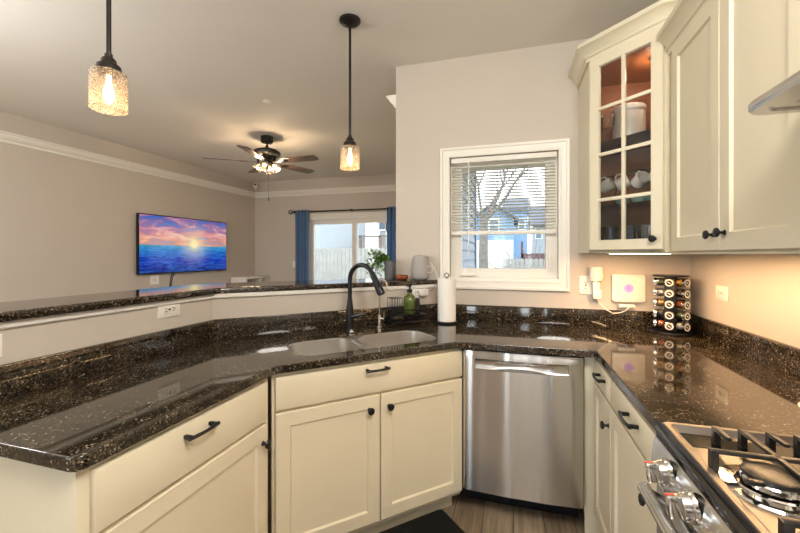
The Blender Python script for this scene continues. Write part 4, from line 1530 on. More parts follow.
# mug rack with hanging mugs on the lower glass shelf
mr_ = thing('mug_rack', 'black arched wire mug rack on the lower glass shelf of the corner cabinet', 'mug rack', (0.640, 2.350, 1.6322), -PI / 4)
q = MB()
q.tube(arc((0, 0, 0.06), 0.115, 0, PI, 18, (1, 0, 0), (0, 0, 1.15)), 0.0032, 8)
q.tube([(-0.115, 0, 0.06), (-0.115, 0, 0.004)], 0.0032, 8).tube([(0.115, 0, 0.06), (0.115, 0, 0.004)], 0.0032, 8)
part('arch', q, M['black'], mr_)
q = MB()
q.tube([(-0.115, -0.05, 0.004), (0.115, -0.05, 0.004), (0.115, 0.05, 0.004), (-0.115, 0.05, 0.004), (-0.115, -0.05, 0.004)], 0.0032, 8)
q.tube([(-0.16, -0.045, 0.172), (0.16, -0.045, 0.172)], 0.003, 8).tube([(-0.10, 0, 0.12), (-0.10, -0.045, 0.172)], 0.003, 6).tube([(0.10, 0, 0.12), (0.10, -0.045, 0.172)], 0.003, 6)
part('base', q, M['black'], mr_)
def make_mug():
    m = thing('mug', '', 'mug', (0, 0, 0), 0, 'white mugs on the wire rack')
    q = MB()
    T = Matrix.Rotation(math.radians(66), 4, 'Y')
    q.lathe([(0, 0.0), (0.028, 0.0), (0.033, 0.006), (0.034, 0.066), (0.0315, 0.066), (0.030, 0.008), (0, 0.006)], (0, 0, -0.033), 28, T)
    part('cup', q, M['ceramic'], m)
    q = MB(); q.tube([T @ p for p in arc((-0.032, 0, 0.0), 0.019, -PI / 2, PI / 2, 10, (-1.1, 0, 0), (0, 0, 1))], 0.0046, 8)
    part('handle', q, M['ceramic'], m)
    return m
mug0 = make_mug()
dm = Matrix.Translation((0.640, 2.350, 1.6322)) @ Matrix.Rotation(-PI / 4, 4, 'Z')
for i, (x, w) in enumerate(((-0.138, 'first'), (-0.045, 'second'), (0.050, 'third'), (0.142, 'fourth'))):
    p = dm @ Vector((x, -0.050, 0.122))
    lab = '%s white mug from the left on the arched wire rack' % w
    if i == 0:
        mug0.location = p
        mug0.rotation_euler = (0, 0, -PI / 4 + 0.25)
        mug0['label'] = lab
    else:
        dup(mug0, p, -PI / 4 + (0.5, -0.5, PI - 0.4)[i - 1], lab)
for i, (x, y, w) in enumerate(((-0.07, -0.01, 'left'), (0.02, -0.01, 'middle'), (0.085, -0.005, 'right'))):
    p = dm @ Vector((x, y, 0.0082))
    q = MB(); q.lathe([(0, 0), (0.022, 0), (0.036, 0.022), (0.040, 0.045), (0.037, 0.045), (0.032, 0.022), (0, 0.006)], seg=28)
    solo('teal_bowl', q, M['teal'], '%s one of the small teal bowls under the hanging mugs' % w, 'bowl', 'teal bowls under the mugs', p)
tum = MB()
tum.lathe([(0, 0), (0.026, 0), (0.028, 0.004), (0.034, 0.125), (0.0325, 0.125), (0.0265, 0.010), (0, 0.008)], seg=24)
base = None
for i, (x, y, blue, w) in enumerate(((0.52, 2.36, 1, 'front left'), (0.47, 2.43, 1, 'rear left'), (0.55, 2.45, 1, 'rear right'), (0.60, 2.31, 1, 'front right'),
                                     (0.66, 2.25, 0, 'front'), (0.72, 2.20, 0, 'right'), (0.74, 2.30, 0, 'rear'), (0.68, 2.36, 0, 'rear left'))):
    q = MB()
    q.lathe([(0, 0), (0.026, 0), (0.028, 0.004), (0.034, 0.125), (0.0325, 0.125), (0.0265, 0.010), (0, 0.008)], seg=24)
    solo('drinking_glass', q, M['blueglass'] if blue else M['tumbler'], ('%s blue drinking glass on the floor of the corner cabinet' if blue else '%s clear drinking glass near the knob on the corner cabinet floor') % w, 'drinking glass', 'drinking glasses in the corner cabinet', (x, y, UB + 0.0217))

# ------------------------------------------------------------------ range hood
hd_ = thing('range_hood', 'stainless slim-edged range hood jutting over the stove', 'range hood', (1.01, 0.775, 1.72))
q = MB()
HY0, HY1, HX = 0.395, 1.152, 0.548
r = 0.045
hp = [(1.008, HY1), (HX + r, HY1)] + [(HX + r + r * math.cos(a), HY1 - r + r * math.sin(a)) for a in (PI / 2 + PI / 2 * i / 8 for i in range(1, 9))]
hp += [(HX + r + r * math.cos(a), HY0 + r + r * math.sin(a)) for a in (PI + PI / 2 * i / 8 for i in range(0, 9))] + [(1.008, HY0)]
t = bmesh.new()
def offs(k):
    out = []
    for x, y in hp:
        nx_ = x if x > 1.0 else x + k
        ny_ = y - k if y > 0.775 else y + k
        out.append((nx_, ny_))
    return out
levels = [(0.0, 1.704), (-0.004, 1.710), (-0.004, 1.723), (0.0, 1.729)]
rings = [[t.verts.new((x, y, z)) for x, y in offs(k)] for k, z in levels]
n_ = len(hp)
for A, B in zip(rings[:-1], rings[1:]):
    for i in range(n_ - 1):
        t.faces.new((A[i], B[i], B[i + 1], A[i + 1]))
    t.faces.new((A[-1], B[-1], B[0], A[0]))
t.faces.new(rings[-1])
inn = [t.verts.new((x, y, 1.704)) for x, y in offs(0.022)]
inn2 = [t.verts.new((x, y, 1.7085)) for x, y in offs(0.026)]
A = rings[0]
for i in range(n_):
    j = (i + 1) % n_
    t.faces.new((A[i], A[j], inn[j], inn[i]))
    t.faces.new((inn[i], inn[j], inn2[j], inn2[i]))
t.faces.new(inn2[::-1])
bmesh.ops.recalc_face_normals(t, faces=t.faces)
q.merge(t)
part('canopy', q, M['steel_plain'], hd_, True)
q = MB()
vsb = [(0.60, 0.43, 1.729), (1.008, 0.43, 1.729), (1.008, 1.118, 1.729), (0.60, 1.118, 1.729), (0.80, 0.64, 1.83), (1.008, 0.64, 1.83), (1.008, 0.91, 1.83), (0.80, 0.91, 1.83)]
q.quadmesh(vsb, [(0, 1, 2, 3), (4, 7, 6, 5), (0, 4, 5, 1), (1, 5, 6, 2), (2, 6, 7, 3), (3, 7, 4, 0)])
q.box(0.80, 1.008, 0.64, 0.91, 1.83, H - 0.002)
part('chimney', q, M['steel_plain'], hd_, True)
q = MB(); q.box(0.62, 0.97, 0.46, 0.76, 1.7070, 1.7080).box(0.62, 0.97, 0.79, 1.09, 1.7070, 1.7080)
part('grease_filter', q, M['steel_plain'], hd_, True)

# ------------------------------------------------------------------ gas range
rg = thing('gas_range', 'slide-in stainless gas range with cast iron grates and front knobs', 'range', (0.69, 0.782, 0))
RY0, RY1 = 0.402, 1.162
q = MB(); q.box(0.40, 1.005, RY0, RY1, 0.02, 0.885)
part('body', q, M['blackgloss'], rg, True)
# cooktop: stainless tray with a raised rim and a rolled black front
q = MB()
q.use(0)
def tray():
    o_ = rrect(0.372, 1.003, RY0, RY1, 0.02, 5)
    def ins(k):
        return rrect(0.372 + k, 1.003 - k, RY0 + k, RY1 - k, max(0.004, 0.02 - k * 0.4), 5)
    t = bmesh.new()
    rg_ = []
    for k, z in ((0.0, 0.886), (0.0, 0.919), (0.003, 0.922), (0.016, 0.922), (0.022, 0.915), (0.030, 0.908)):
        rg_.append([t.verts.new((x, y, z)) for x, y in ins(k)])
    for A, B in zip(rg_[:-1], rg_[1:]):
        for i in range(len(A)):
            j = (i + 1) % len(A)
            t.faces.new((A[i], A[j], B[j], B[i]))
    t.faces.new(rg_[-1])
    t.faces.new(rg_[0][::-1])
    bmesh.ops.recalc_face_normals(t, faces=t.faces)
    return t
q.merge(tray())
part('cooktop', q, M['cooktopsteel'], rg, True)
q = MB(); q.box(0.405, 0.975, 1.055, 1.128, 0.9075, 0.9092)  # black strip laid on the tray to imitate the shade in its recess
part('recess_shade_strip', q, M['blackgloss'], rg, True)
q = MB()
q.prism([(0.3635, 0.882), (0.3625, 0.900), (0.366, 0.915), (0.3718, 0.9205), (0.3718, 0.882)], RY0 + 0.002, RY1 - 0.002, M4=Matrix(((1, 0, 0, 0), (0, 0, 1, 0), (0, 1, 0, 0), (0, 0, 0, 1))))
part('front_bullnose', q, M['blackgloss'], rg, True, label='black glossy front edge of the cooktop')
q = MB()
PX = 0.356
q.prism([(0.362, 0.8815), (PX, 0.868), (PX - 0.008, 0.800), (PX - 0.002, 0.793), (0.40, 0.793), (0.40, 0.8815)], RY0 + 0.003, RY1 - 0.003, M4=Matrix(((1, 0, 0, 0), (0, 0, 1, 0), (0, 1, 0, 0), (0, 0, 0, 1))))
part('control_panel', q, M['steel_plain'], rg, True)
def rknob(y):
    M4 = Matrix.Translation((PX - 0.0055, y, 0.847)) @ Matrix.Rotation(math.radians(-90 - 6.5), 4, 'Y')
    # local z points out of the panel (towards -x)
    k = MB()
    k.lathe([(0.031, -0.002), (0.031, 0.004), (0.029, 0.006), (0, 0.006)], seg=36, M4=M4)
    o_ = part('knob', k, M['chrome'], rg, True)
    k = MB()
    k.lathe([(0.0265, 0.006), (0.0265, 0.020), (0.025, 0.022), (0, 0.022)], seg=36, M4=M4)
    for i in range(24):
        a = 2 * PI * i / 24
        k.box(0.0262, 0.0272, -0.0012, 0.0012, 0.008, 0.019 if i % 2 else 0.013, M4=M4 @ Matrix.Rotation(a, 4, 'Z'))
    part('dial', k, M['steel_plain'], o_, True)
    k = MB()
    k.box(-0.023, 0.023, -0.0085, 0.0085, 0.020, 0.046, 0.003, M4=M4 @ Matrix.Rotation(PI / 2 * 0 , 4, 'Z'))
    part('grip', k, M['chrome'], o_, True)
    k = MB()
    k.box(0.016, 0.0234, -0.003, 0.003, 0.030, 0.0463, M4=M4)
    part('pointer', k, M['red'], o_, True, label='red pointer mark')
for y in (1.040, 0.912, 0.784, 0.656, 0.528):
    rknob(y)
q = MB()
for i in range(40):
    y = 0.43 + 0.70 * i / 39
    q.box(0.366, 0.371, y - 0.0035, y + 0.0035, 0.765, 0.788)
part('vent', q, M['steel_plain'], rg, True)
q = MB(); q.box(0.362, 0.41, RY0 + 0.003, RY1 - 0.003, 0.20, 0.762, 0.006)
od = part('oven_door', q, M['steel_plain'], rg, True)
q = MB(); q.box(0.3605, 0.363, RY0 + 0.09, RY1 - 0.09, 0.32, 0.65, 0.001)
part('oven_window', q, M['blackgloss'], od, True)
q = MB()
q.tube([(0.314, RY0 + 0.055, 0.778), (0.314, RY1 - 0.075, 0.778)], 0.0150, 20)
q.tube([(0.365, RY1 - 0.09, 0.752), (0.314, RY1 - 0.09, 0.778)], 0.011, 14).tube([(0.365, RY0 + 0.07, 0.752), (0.314, RY0 + 0.07, 0.778)], 0.011, 14)
part('handle', q, M['steel_plain'], od, True)
q = MB(); q.box(0.366, 0.41, RY0 + 0.003, RY1 - 0.003, 0.06, 0.19, 0.005)
part('storage_drawer', q, M['steel_plain'], rg, True)
q = MB(); q.box(0.43, 1.0, RY0 + 0.01, RY1 - 0.01, 0.0, 0.06)
part('plinth', q, M['black'], rg, True)
for bx, by, br_ in ((0.478, 0.905, 0.046), (0.845, 0.945, 0.036), (0.490, 0.640, 0.036), (0.845, 0.62, 0.046)):
    k = MB()
    k.lathe([(br_ * 1.9, 0.9085), (br_ * 1.8, 0.912), (br_ * 1.25, 0.913), (br_ * 1.2, 0.916)], (bx, by, 0), 36)
    k.lathe([(br_ * 1.05, 0.913), (br_ * 1.05, 0.928), (br_ * 0.98, 0.931), (0, 0.931)], (bx, by, 0), 36)
    for i in range(24):
        a = 2 * PI * i / 24
        k.box(br_ * 1.045, br_ * 1.07, -0.0016, 0.0016, 0.915, 0.927, M4=Matrix.Translation((bx, by, 0)) @ Matrix.Rotation(a, 4, 'Z'))
    o_ = part('burner', k, M['chrome'], rg, True)
    k = MB()
    k.lathe([(br_ * 0.98, 0.9315), (br_ * 1.02, 0.934), (br_ * 1.0, 0.939), (br_ * 0.9, 0.941), (0, 0.9415)], (bx, by, 0), 36)
    part('burner_cap', k, M['iron'], o_, True)
def grate(y0, y1):
    k = MB()
    zt = 0.951
    def bar_(p, q_, w=0.0065, h=0.009):
        p, q_ = Vector(p), Vector(q_)
        d = (q_ - p)
        L_ = d.length
        a = math.atan2(d.y, d.x)
        k.box(0, L_, -w, w, -h, 0.0, 0.003, M4=Matrix.Translation(p) @ Matrix.Rotation(a, 4, 'Z'))
    def leg(x, y):
        k.prism([(x - 0.007, y - 0.007), (x + 0.007, y - 0.007), (x + 0.007, y + 0.007), (x - 0.007, y + 0.007)], 0.9085, zt - 0.002)
    cx0, cx1, my = 0.49, 0.845, (y0 + y1) / 2
    # frame rails, and raised fingers that stop short of the burners
    for y in (y0 + 0.012, y1 - 0.132):
        bar_((0.400, y, zt), (0.985, y, zt))
        leg(0.405, y)
        leg(0.981, y)
    bar_((0.668, y0 + 0.012, zt), (0.668, y1 - 0.01, zt))
    for i, x in enumerate((0.463, 0.515, 0.568, 0.620, 0.720, 0.772, 0.824, 0.876)):
        ln = 0.27 if i in (1, 6) else 0.062
        bar_((x, y1 - 0.002, zt), (x, y1 - 0.002 - ln, zt))
        k.prism([(x - 0.0065, y1 - 0.014), (x + 0.0065, y1 - 0.014), (x + 0.0065, y1), (x - 0.0065, y1)], 0.9085, zt - 0.001)
    for x in (0.49, 0.845):
        bar_((x, y0 + 0.012, zt), (x, y0 + 0.050, zt))
        bar_((x - 0.085, my - 0.06, zt), (x - 0.055, my - 0.06, zt))
        bar_((x + 0.055, my - 0.06, zt), (x + 0.085, my - 0.06, zt))
    return part('grate', k, M['iron'], rg, True)
grate(0.722, 1.090)
grate(0.425, 0.715)

# ------------------------------------------------------------------ floor mat
q = MB()
q.prism([SN(s, n)[:2] for s, n in rrect(0.40, 1.155, 1.20, 1.672, 0.02)], 0.0005, 0.014, b=0.003)
solo('floor_mat', q, M['mat'], 'black cushioned floor mat lying in front of the sink cabinet', 'floor mat')

# ------------------------------------------------------------------ window blind
bl = thing('window_blind', 'white horizontal slat blind half lowered in the kitchen window', 'window blind', (-0.0735, YW + 0.03, 1.50))
q = MB(); q.box(-0.346, 0.346, -0.022, 0.022, 0.503, 0.538, 0.003)
part('headrail', q, M['trim'], bl)
q = MB()
for k in range(23):
    z = 0.038 + k * 0.0205
    a = math.radians(-14)
    M4 = Matrix.Translation((0, 0, z)) @ Matrix.Rotation(a, 4, 'X')
    q.quadmesh([M4 @ Vector(v) for v in [(-0.341, -0.0125, 0), (0.341, -0.0125, 0), (0.341, -0.004, 0.0018), (-0.341, -0.004, 0.0018), (0.341, 0.004, 0.0018), (-0.341, 0.004, 0.0018), (0.341, 0.0125, 0), (-0.341, 0.0125, 0),
                (-0.341, -0.0125, -0.0006), (0.341, -0.0125, -0.0006), (-0.341, 0.0125, -0.0006), (0.341, 0.0125, -0.0006)]],
               [(0, 1, 2, 3), (3, 2, 4, 5), (5, 4, 6, 7), (8, 10, 11, 9), (0, 8, 9, 1), (7, 6, 11, 10)])
part('slats', q, M['slat'], bl)
q = MB(); q.box(-0.344, 0.344, -0.014, 0.014, 0.0, 0.026, 0.003)
part('bottom_rail', q, M['trim'], bl)
for x in (-0.22, 0.17):
    q = MB(); q.tube([(x, -0.0135, 0.02), (x, -0.0135, 0.505)], 0.0010, 5).tube([(x, 0.0135, 0.02), (x, 0.0135, 0.505)], 0.0010, 5)
    part('ladder_cord', q, M['plate'], bl)
q = MB(); q.tube([(-0.225, -0.027, 0.515), (-0.225, -0.030, -0.16)], 0.0035, 8)
part('tilt_wand', q, M['plate'], bl)

# ------------------------------------------------------------------ pendants
def make_pendant(loc, label):
    o_ = thing('pendant_light', label, 'pendant light', loc, 0, 'seeded glass pendants over the bar counter')
    q = MB(); q.lathe([(0, H), (0.062, H), (0.062, H - 0.010), (0.052, H - 0.020), (0.030, H - 0.028), (0.012, H - 0.034), (0, H - 0.034)], seg=32)
    part('ceiling_canopy', q, M['bronze'], o_)
    q = MB(); q.tube([(0, 0, H - 0.03), (0, 0, 2.055)], 0.0075, 12).cyl(0.012, 2.045, 2.062, b=0.003)
    part('rod', q, M['bronze'], o_)
    q = MB(); q.lathe([(0, 2.052), (0.013, 2.050), (0.022, 2.040), (0.025, 2.026), (0.036, 2.018), (0.039, 2.004), (0.041, 1.990), (0.030, 1.986), (0, 1.986)], seg=28)
    part('socket_cup', q, M['bronze'], o_)
    q = MB()
    q.lathe([(0.040, 1.992), (0.0545, 1.992), (0.056, 1.988), (0.056, 1.866), (0.054, 1.864), (0.0525, 1.868), (0.0525, 1.986), (0.040, 1.988)], seg=48, closed=True)
    part('lamp_shade', q, M['seeded'], o_)
    q = MB(); q.lathe([(0, 1.884), (0.010, 1.890), (0.017, 1.910), (0.017, 1.928), (0.011, 1.950), (0.008, 1.966), (0.008, 1.985), (0, 1.985)], seg=20)
    part('bulb', q, M['bulb'], o_)
    point_light('pendant_lamp', (0, 0, 1.872), 0.45, WARM, 0.03, o_)
    return o_
make_pendant((-1.351, 0.979, 0), 'bronze pendant with seeded glass cylinder, nearer one on the left, over the counter')
make_pendant((-0.917, 2.05, 0), 'bronze pendant with seeded glass cylinder hanging by the sink')

# ------------------------------------------------------------------ ceiling fan
FCX, FCY = -2.75, 3.80
fan = thing('ceiling_fan', 'bronze five-blade ceiling fan with lit glass lamp kit in the living room', 'ceiling fan', (FCX, FCY, 2.30))
zz = lambda z: z - 2.30
q = MB(); q.lathe([(0, zz(H)), (0.070, zz(H)), (0.070, zz(2.675)), (0.060, zz(2.665)), (0, zz(2.665))], seg=32)
part('ceiling_canopy', q, M['bronze'], fan)
q = MB(); q.cyl(0.014, zz(2.60), zz(2.67))
part('rod', q, M['bronze'], fan)
q = MB(); q.lathe([(0.016, zz(2.625)), (0.030, zz(2.60)), (0.085, zz(2.59)), (0.140, zz(2.572)), (0.155, zz(2.55)), (0.150, zz(2.525)), (0.120, zz(2.505)), (0.06, zz(2.495)), (0.05, zz(2.46)), (0, zz(2.46))], seg=40)
part('motor_housing', q, M['bronze'], fan)
for k in range(5):
    a = math.radians(-3 + 72 * k)
    RM = Matrix.Rotation(a, 4, 'Z') @ Matrix.Translation((0, 0, zz(2.440))) @ Matrix.Rotation(math.radians(-11), 4, 'X')
    q = MB()
    outl = [(0.20, -0.050), (0.24, -0.060), (0.60, -0.068), (0.655, -0.060), (0.672, -0.035), (0.672, 0.035), (0.655, 0.060), (0.60, 0.068), (0.24, 0.060), (0.20, 0.050)]
    q.prism(outl, -0.003, 0.003, M4=RM, b=0.001)
    bo = part('blade', q, M['bladewood'], fan)
    q = MB()
    q.box(0.085, 0.11, -0.018, 0.018, -0.009, 0.075, 0.003, M4=RM)
    q.prism([(0.10, -0.018), (0.17, -0.014), (0.21, -0.040), (0.27, -0.030), (0.29, 0.0), (0.27, 0.030), (0.21, 0.040), (0.17, 0.014), (0.10, 0.018)], -0.009, -0.0032, M4=RM)
    part('blade_bracket', q, M['bronze'], bo)
q = MB(); q.lathe([(0.048, zz(2.465)), (0.060, zz(2.455)), (0.060, zz(2.43)), (0.035, zz(2.405)), (0.012, zz(2.39)), (0.012, zz(2.33)), (0, zz(2.325))], seg=28)
part('lamp_fitter', q, M['bronze'], fan)
for k in range(4):
    a = math.radians(20 + 90 * k)
    TM = Matrix.Rotation(a, 4, 'Z') @ Matrix.Translation((0.045, 0, zz(2.44))) @ Matrix.Rotation(math.radians(180 - 42), 4, 'Y')
    q = MB()
    q.lathe([(0.020, 0.018), (0.032, 0.028), (0.044, 0.055), (0.050, 0.095), (0.056, 0.118), (0.054, 0.118), (0.048, 0.095), (0.042, 0.055), (0.030, 0.030), (0.018, 0.020)], seg=32, M4=TM, closed=True)
    so = part('lamp_shade', q, M['fanglass'], fan)
    q = MB(); q.cyl(0.020, -0.01, 0.026, M4=TM, b=0.003)
    part('socket', q, M['bronze'], so)
    q = MB(); q.lathe([(0.009, 0.022), (0.011, 0.035), (0.022, 0.062), (0.022, 0.075), (0.012, 0.092), (0, 0.096)], seg=18, M4=TM)
    part('bulb', q, M['bulb'], so)
    p = TM @ Vector((0, 0, 0.108))
    point_light('fan_lamp', p, 4.0, (1.0, 0.74, 0.48), 0.03, fan)
q = MB()
q.tube([(0.03, -0.01, zz(2.40)), (0.03, -0.01, zz(2.02))], 0.0016, 6)
q.lathe([(0, 0), (0.005, 0.004), (0.007, 0.018), (0.004, 0.034), (0, 0.036)], (0.03, -0.01, zz(1.985)), 12)
part('pull_chain', q, M['bronze'], fan)

# ------------------------------------------------------------------ television
tv = thing('television', 'flat television showing an ocean sunset, mounted on the left wall', 'television', (-4.66, 4.525, 1.505), 0)
TY, TZ = 0.787, 0.402
q = MB(); q.box(-0.022, 0.020, -TY, TY, -TZ, TZ, 0.004)
part('bezel', q, M['blackgloss'], tv)
q = MB()
q.box(0.0195, 0.0215, -TY + 0.012, TY - 0.012, -TZ + 0.016, TZ - 0.012)
part('screen', q, M['screen'], tv, label='ocean sunset picture')
q = MB(); q.box(-0.039, -0.02, -0.3, 0.3, -0.2, 0.2)
part('wall_mount', q, M['black'], tv)
tco = thing('recessed_cable_box', 'white recessed cable plate on the wall under the television', 'wall plate', (XL, 4.02, 1.02), PI / 2)
q = MB()
q.sweep([(0, 0), (0.010, 0), (0.010, 0.006), (0, 0.006)], [(-0.065, -0.06), (0.065, -0.06), (0.065, 0.06), (-0.065, 0.06)], True, xz(0.0, -1))
q.box(-0.057, 0.057, -0.002, 0, -0.052, 0.052)
part('frame', q, M['plate'], tco)
q = MB(); q.box(-0.02, 0.02, -0.004, -0.0015, -0.02, 0.02)
part('receptacle', q, M['ceramic'], tco)
q = MB()
for k in range(2):
    q.tube([(-4.685, 4.30 + 0.03 * k, 1.12), (-4.688, 4.27 + 0.025 * k, 1.04), (-4.690, 4.25 + 0.02 * k, 0.92), (-4.690, 4.25 + 0.02 * k, 0.62)], 0.006, 6)
solo('hanging_cable', q, M['slot'], 'pair of dark cables hanging down the wall below the television', 'cable')
# low white console in the far corner
co = thing('console_shelf', 'white open console in the far corner below the television side', 'console', (-4.50, 5.79, 0))
q = MB()
q.box(-0.19, 0.14, -0.33, 0.30, 0.945, 0.975, 0.003).box(-0.19, 0.14, -0.33, 0.30, 0.79, 0.81).box(-0.19, 0.14, -0.33, 0.30, 0.40, 0.42).box(-0.19, 0.14, -0.33, 0.30, 0.05, 0.08)
for y in (-0.33, 0.06, 0.275):
    q.box(-0.19, 0.14, y, y + 0.025, 0.0, 0.95)
part('frame', q, M['trim'], co)
q = MB(); q.box(-0.192, -0.180, -0.33, 0.30, 0.05, 0.95)
part('back_panel', q, M['trim'], co)

# ------------------------------------------------------------------ curtains
rod = thing('curtain_rod', 'dark curtain rod with ring finial above the patio door', 'curtain rod', (-2.68, YF - 0.085, 2.135))
q = MB(); q.tube([(-1.15, 0, 0), (1.0, 0, 0)], 0.011, 12)
part('rod', q, M['bronze'], rod)
q = MB(); q.tube(arc((-1.192, 0, 0), 0.033, 0, 2 * PI, 16, (1, 0, 0), (0, 0, 1)), 0.008, 8)
q.tube([(-1.16, 0, 0), (-1.12, 0, 0)], 0.014, 12)
part('finial', q, M['bronze'], rod)
for x in (-1.10, 0.0, 0.98):
    q = MB(); q.tube([(x, 0.084, -0.01), (x, 0, -0.002)], 0.008, 8).box(x - 0.012, x + 0.012, -0.018, 0.018, -0.02, 0.02, 0.003)
    part('bracket', q, M['bronze'], rod)
def curtain(x0, x1, folds, label):
    q = MB()
    vs, fs = [], []
    n, m = folds * 12, 14
    for j in range(m + 1):
        v = j / m
        z = 2.165 - (2.165 - 0.02) * v
        for i in range(n + 1):
            u = i / n
            amp = 0.026 + 0.008 * v
            ph = u * folds * 2 * PI
            vs.append((x0 + (x1 - x0) * u + 0.006 * math.sin(ph * 0.5 + v * 3), YF - 0.085 + amp * math.sin(ph) * (1 if j > 0 else 0.9) , z))
    for j in range(m):
        for i in range(n):
            a = j * (n + 1) + i
            fs.append((a, a + 1, a + n + 2, a + n + 1))
    q.quadmesh(vs, fs)
    o_ = solo('curtain', q, M['curtain'], label, 'curtain', 'blue grommet curtains')
    s = o_.modifiers.new('cloth_thickness', 'SOLIDIFY')
    s.thickness = 0.003
    return o_
curtain(-3.775, -3.50, 4, 'blue curtain panel at the left side of the patio door')
curtain(-2.03, -1.72, 4, 'blue curtain panel by the corner wall, behind the plant')

# ------------------------------------------------------------------ ceiling sprinkler and corner camera
q = MB(); q.lathe([(0, H), (0.038, H), (0.040, H - 0.004), (0.034, H - 0.008), (0, H - 0.009)], seg=24)
q2 = solo('sprinkler_cover', q, M['plate'], 'small round white sprinkler cover on the ceiling before the fan', 'sprinkler cover')
q2.location = (-2.117, 2.925, 0)
sc2 = thing('security_camera', 'small white camera with black lens high in the far left corner', 'security camera', (-4.61, 6.02, 2.655))
q = MB(); q.box(-0.032, 0.032, -0.02, 0.03, -0.045, 0.045, 0.012, 3, M4=Matrix.Rotation(math.radians(35), 4, 'Z'))
part('body', q, M['plate'], sc2)
q = MB(); q.lathe([(0, 0.018), (0.019, 0.018), (0.019, 0.026), (0, 0.030)], seg=20, M4=Matrix.Rotation(math.radians(35), 4, 'Z') @ Matrix.Translation((0, 0, 0.012)) @ RX)
part('lens', q, M['blackgloss'], sc2)
q = MB(); q.tube([(0, 0.01, -0.04), (-0.02, 0.04, -0.064)], 0.010, 10)
part('stand', q, M['plate'], sc2)

# ------------------------------------------------------------------ outdoors
G = -0.55
b = MB(); b.box(-60, 60, 6.3, 90, G - 0.2, G).box(-0.55, 60, 2.85, 6.3, G - 0.2, G).box(-60, 60, -60, -3.4, G - 0.2, G)
struct('ground_lawn', b, M['lawn'])
def house(name, label, x0, x1, y0, y1, zt, ridge, m, wins, axis='x'):
    o_ = thing(name, label, 'house', ((x0 + x1) / 2, (y0 + y1) / 2, G))
    q = MB()
    q.box(x0, x1, y0, y1, G, zt)
    if axis == 'y':     # gable faces the viewer
        xm = (x0 + x1) / 2
        q.prism([(x0, zt), (x1, zt), (xm, ridge)], y0, y1, M4=Matrix(((1, 0, 0, 0), (0, 0, 1, 0), (0, 1, 0, 0), (0, 0, 0, 1))))
    else:
        ym = (y0 + y1) / 2
        q.prism([(y0, zt), (y1, zt), (ym, ridge)], x0, x1, M4=Matrix(((0, 0, 1, 0), (1, 0, 0, 0), (0, 1, 0, 0), (0, 0, 0, 1))))
    part('walls', q, m, o_, True)
    q = MB()
    if axis == 'y':
        xm = (x0 + x1) / 2
        for xa in (x0, x1):
            d = 0.35 if xa > xm else -0.35
            sl = (ridge - zt) / abs(xa - xm)
            q.prism([(xa + d, zt - 0.35 * sl + 0.04), (xm, ridge + 0.04), (xm, ridge + 0.20), (xa + d, zt - 0.35 * sl + 0.20)], y0 - 0.3, y1 + 0.3, M4=Matrix(((1, 0, 0, 0), (0, 0, 1, 0), (0, 1, 0, 0), (0, 0, 0, 1))))
    else:
        ym = (y0 + y1) / 2
        for ya in (y0, y1):
            d = 0.35 if ya > ym else -0.35
            sl = (ridge - zt) / abs(ya - ym)
            q.prism([(ya + d, zt - 0.35 * sl + 0.04), (ym, ridge + 0.04), (ym, ridge + 0.20), (ya + d, zt - 0.35 * sl + 0.20)], x0 - 0.3, x1 + 0.3, M4=Matrix(((0, 0, 1, 0), (1, 0, 0, 0), (0, 1, 0, 0), (0, 0, 0, 1))))
    part('roof', q, M['roof'], o_, True)
    for wx, wz, w, h in wins:
        q = MB(); q.sweep([(0, 0), (-0.12, 0), (-0.12, 0.05), (0, 0.05)], [(wx - w / 2, wz - h / 2), (wx + w / 2, wz - h / 2), (wx + w / 2, wz + h / 2), (wx - w / 2, wz + h / 2)], True, xz(y0, -1))
        q.box(wx - w / 2, wx + w / 2, y0 - 0.03, y0, wz - 0.03, wz + 0.03)
        wo = part('window', q, M['trim'], o_, True)
        q = MB(); q.box(wx - w / 2, wx + w / 2, y0 - 0.02, y0 + 0.01, wz - h / 2, wz + h / 2)
        part('pane', q, M['winpane'], wo, True)
    return o_
# seen through the kitchen window
hb = house('neighbour_house', 'blue-sided gabled house seen through the kitchen window', -3.0, 0.05, 30, 38, 4.15, 5.25, M['sid_blue'], [(-1.42, 3.65, 0.6, 0.85)], 'y')
q = MB(); q.box(-2.95, 0.0, 29.93, 30.0, G, 2.5)
part('garage_door', q, M['trim'], hb, True)
house('neighbour_house', 'taller blue house wing behind the gabled one, right of the tree', -0.8, 1.35, 39.5, 46, 5.9, 7.2, M['sid_blue'], [(0.8, 4.4, 0.5, 0.9)], 'x')
house('neighbour_house', 'pale house farthest right through the kitchen window', 2.2, 9.0, 48, 56, 5.0, 7.5, M['sid_grey'], [(2.9, 3.9, 0.6, 1.1), (4.4, 3.9, 0.6, 1.1)], 'x')
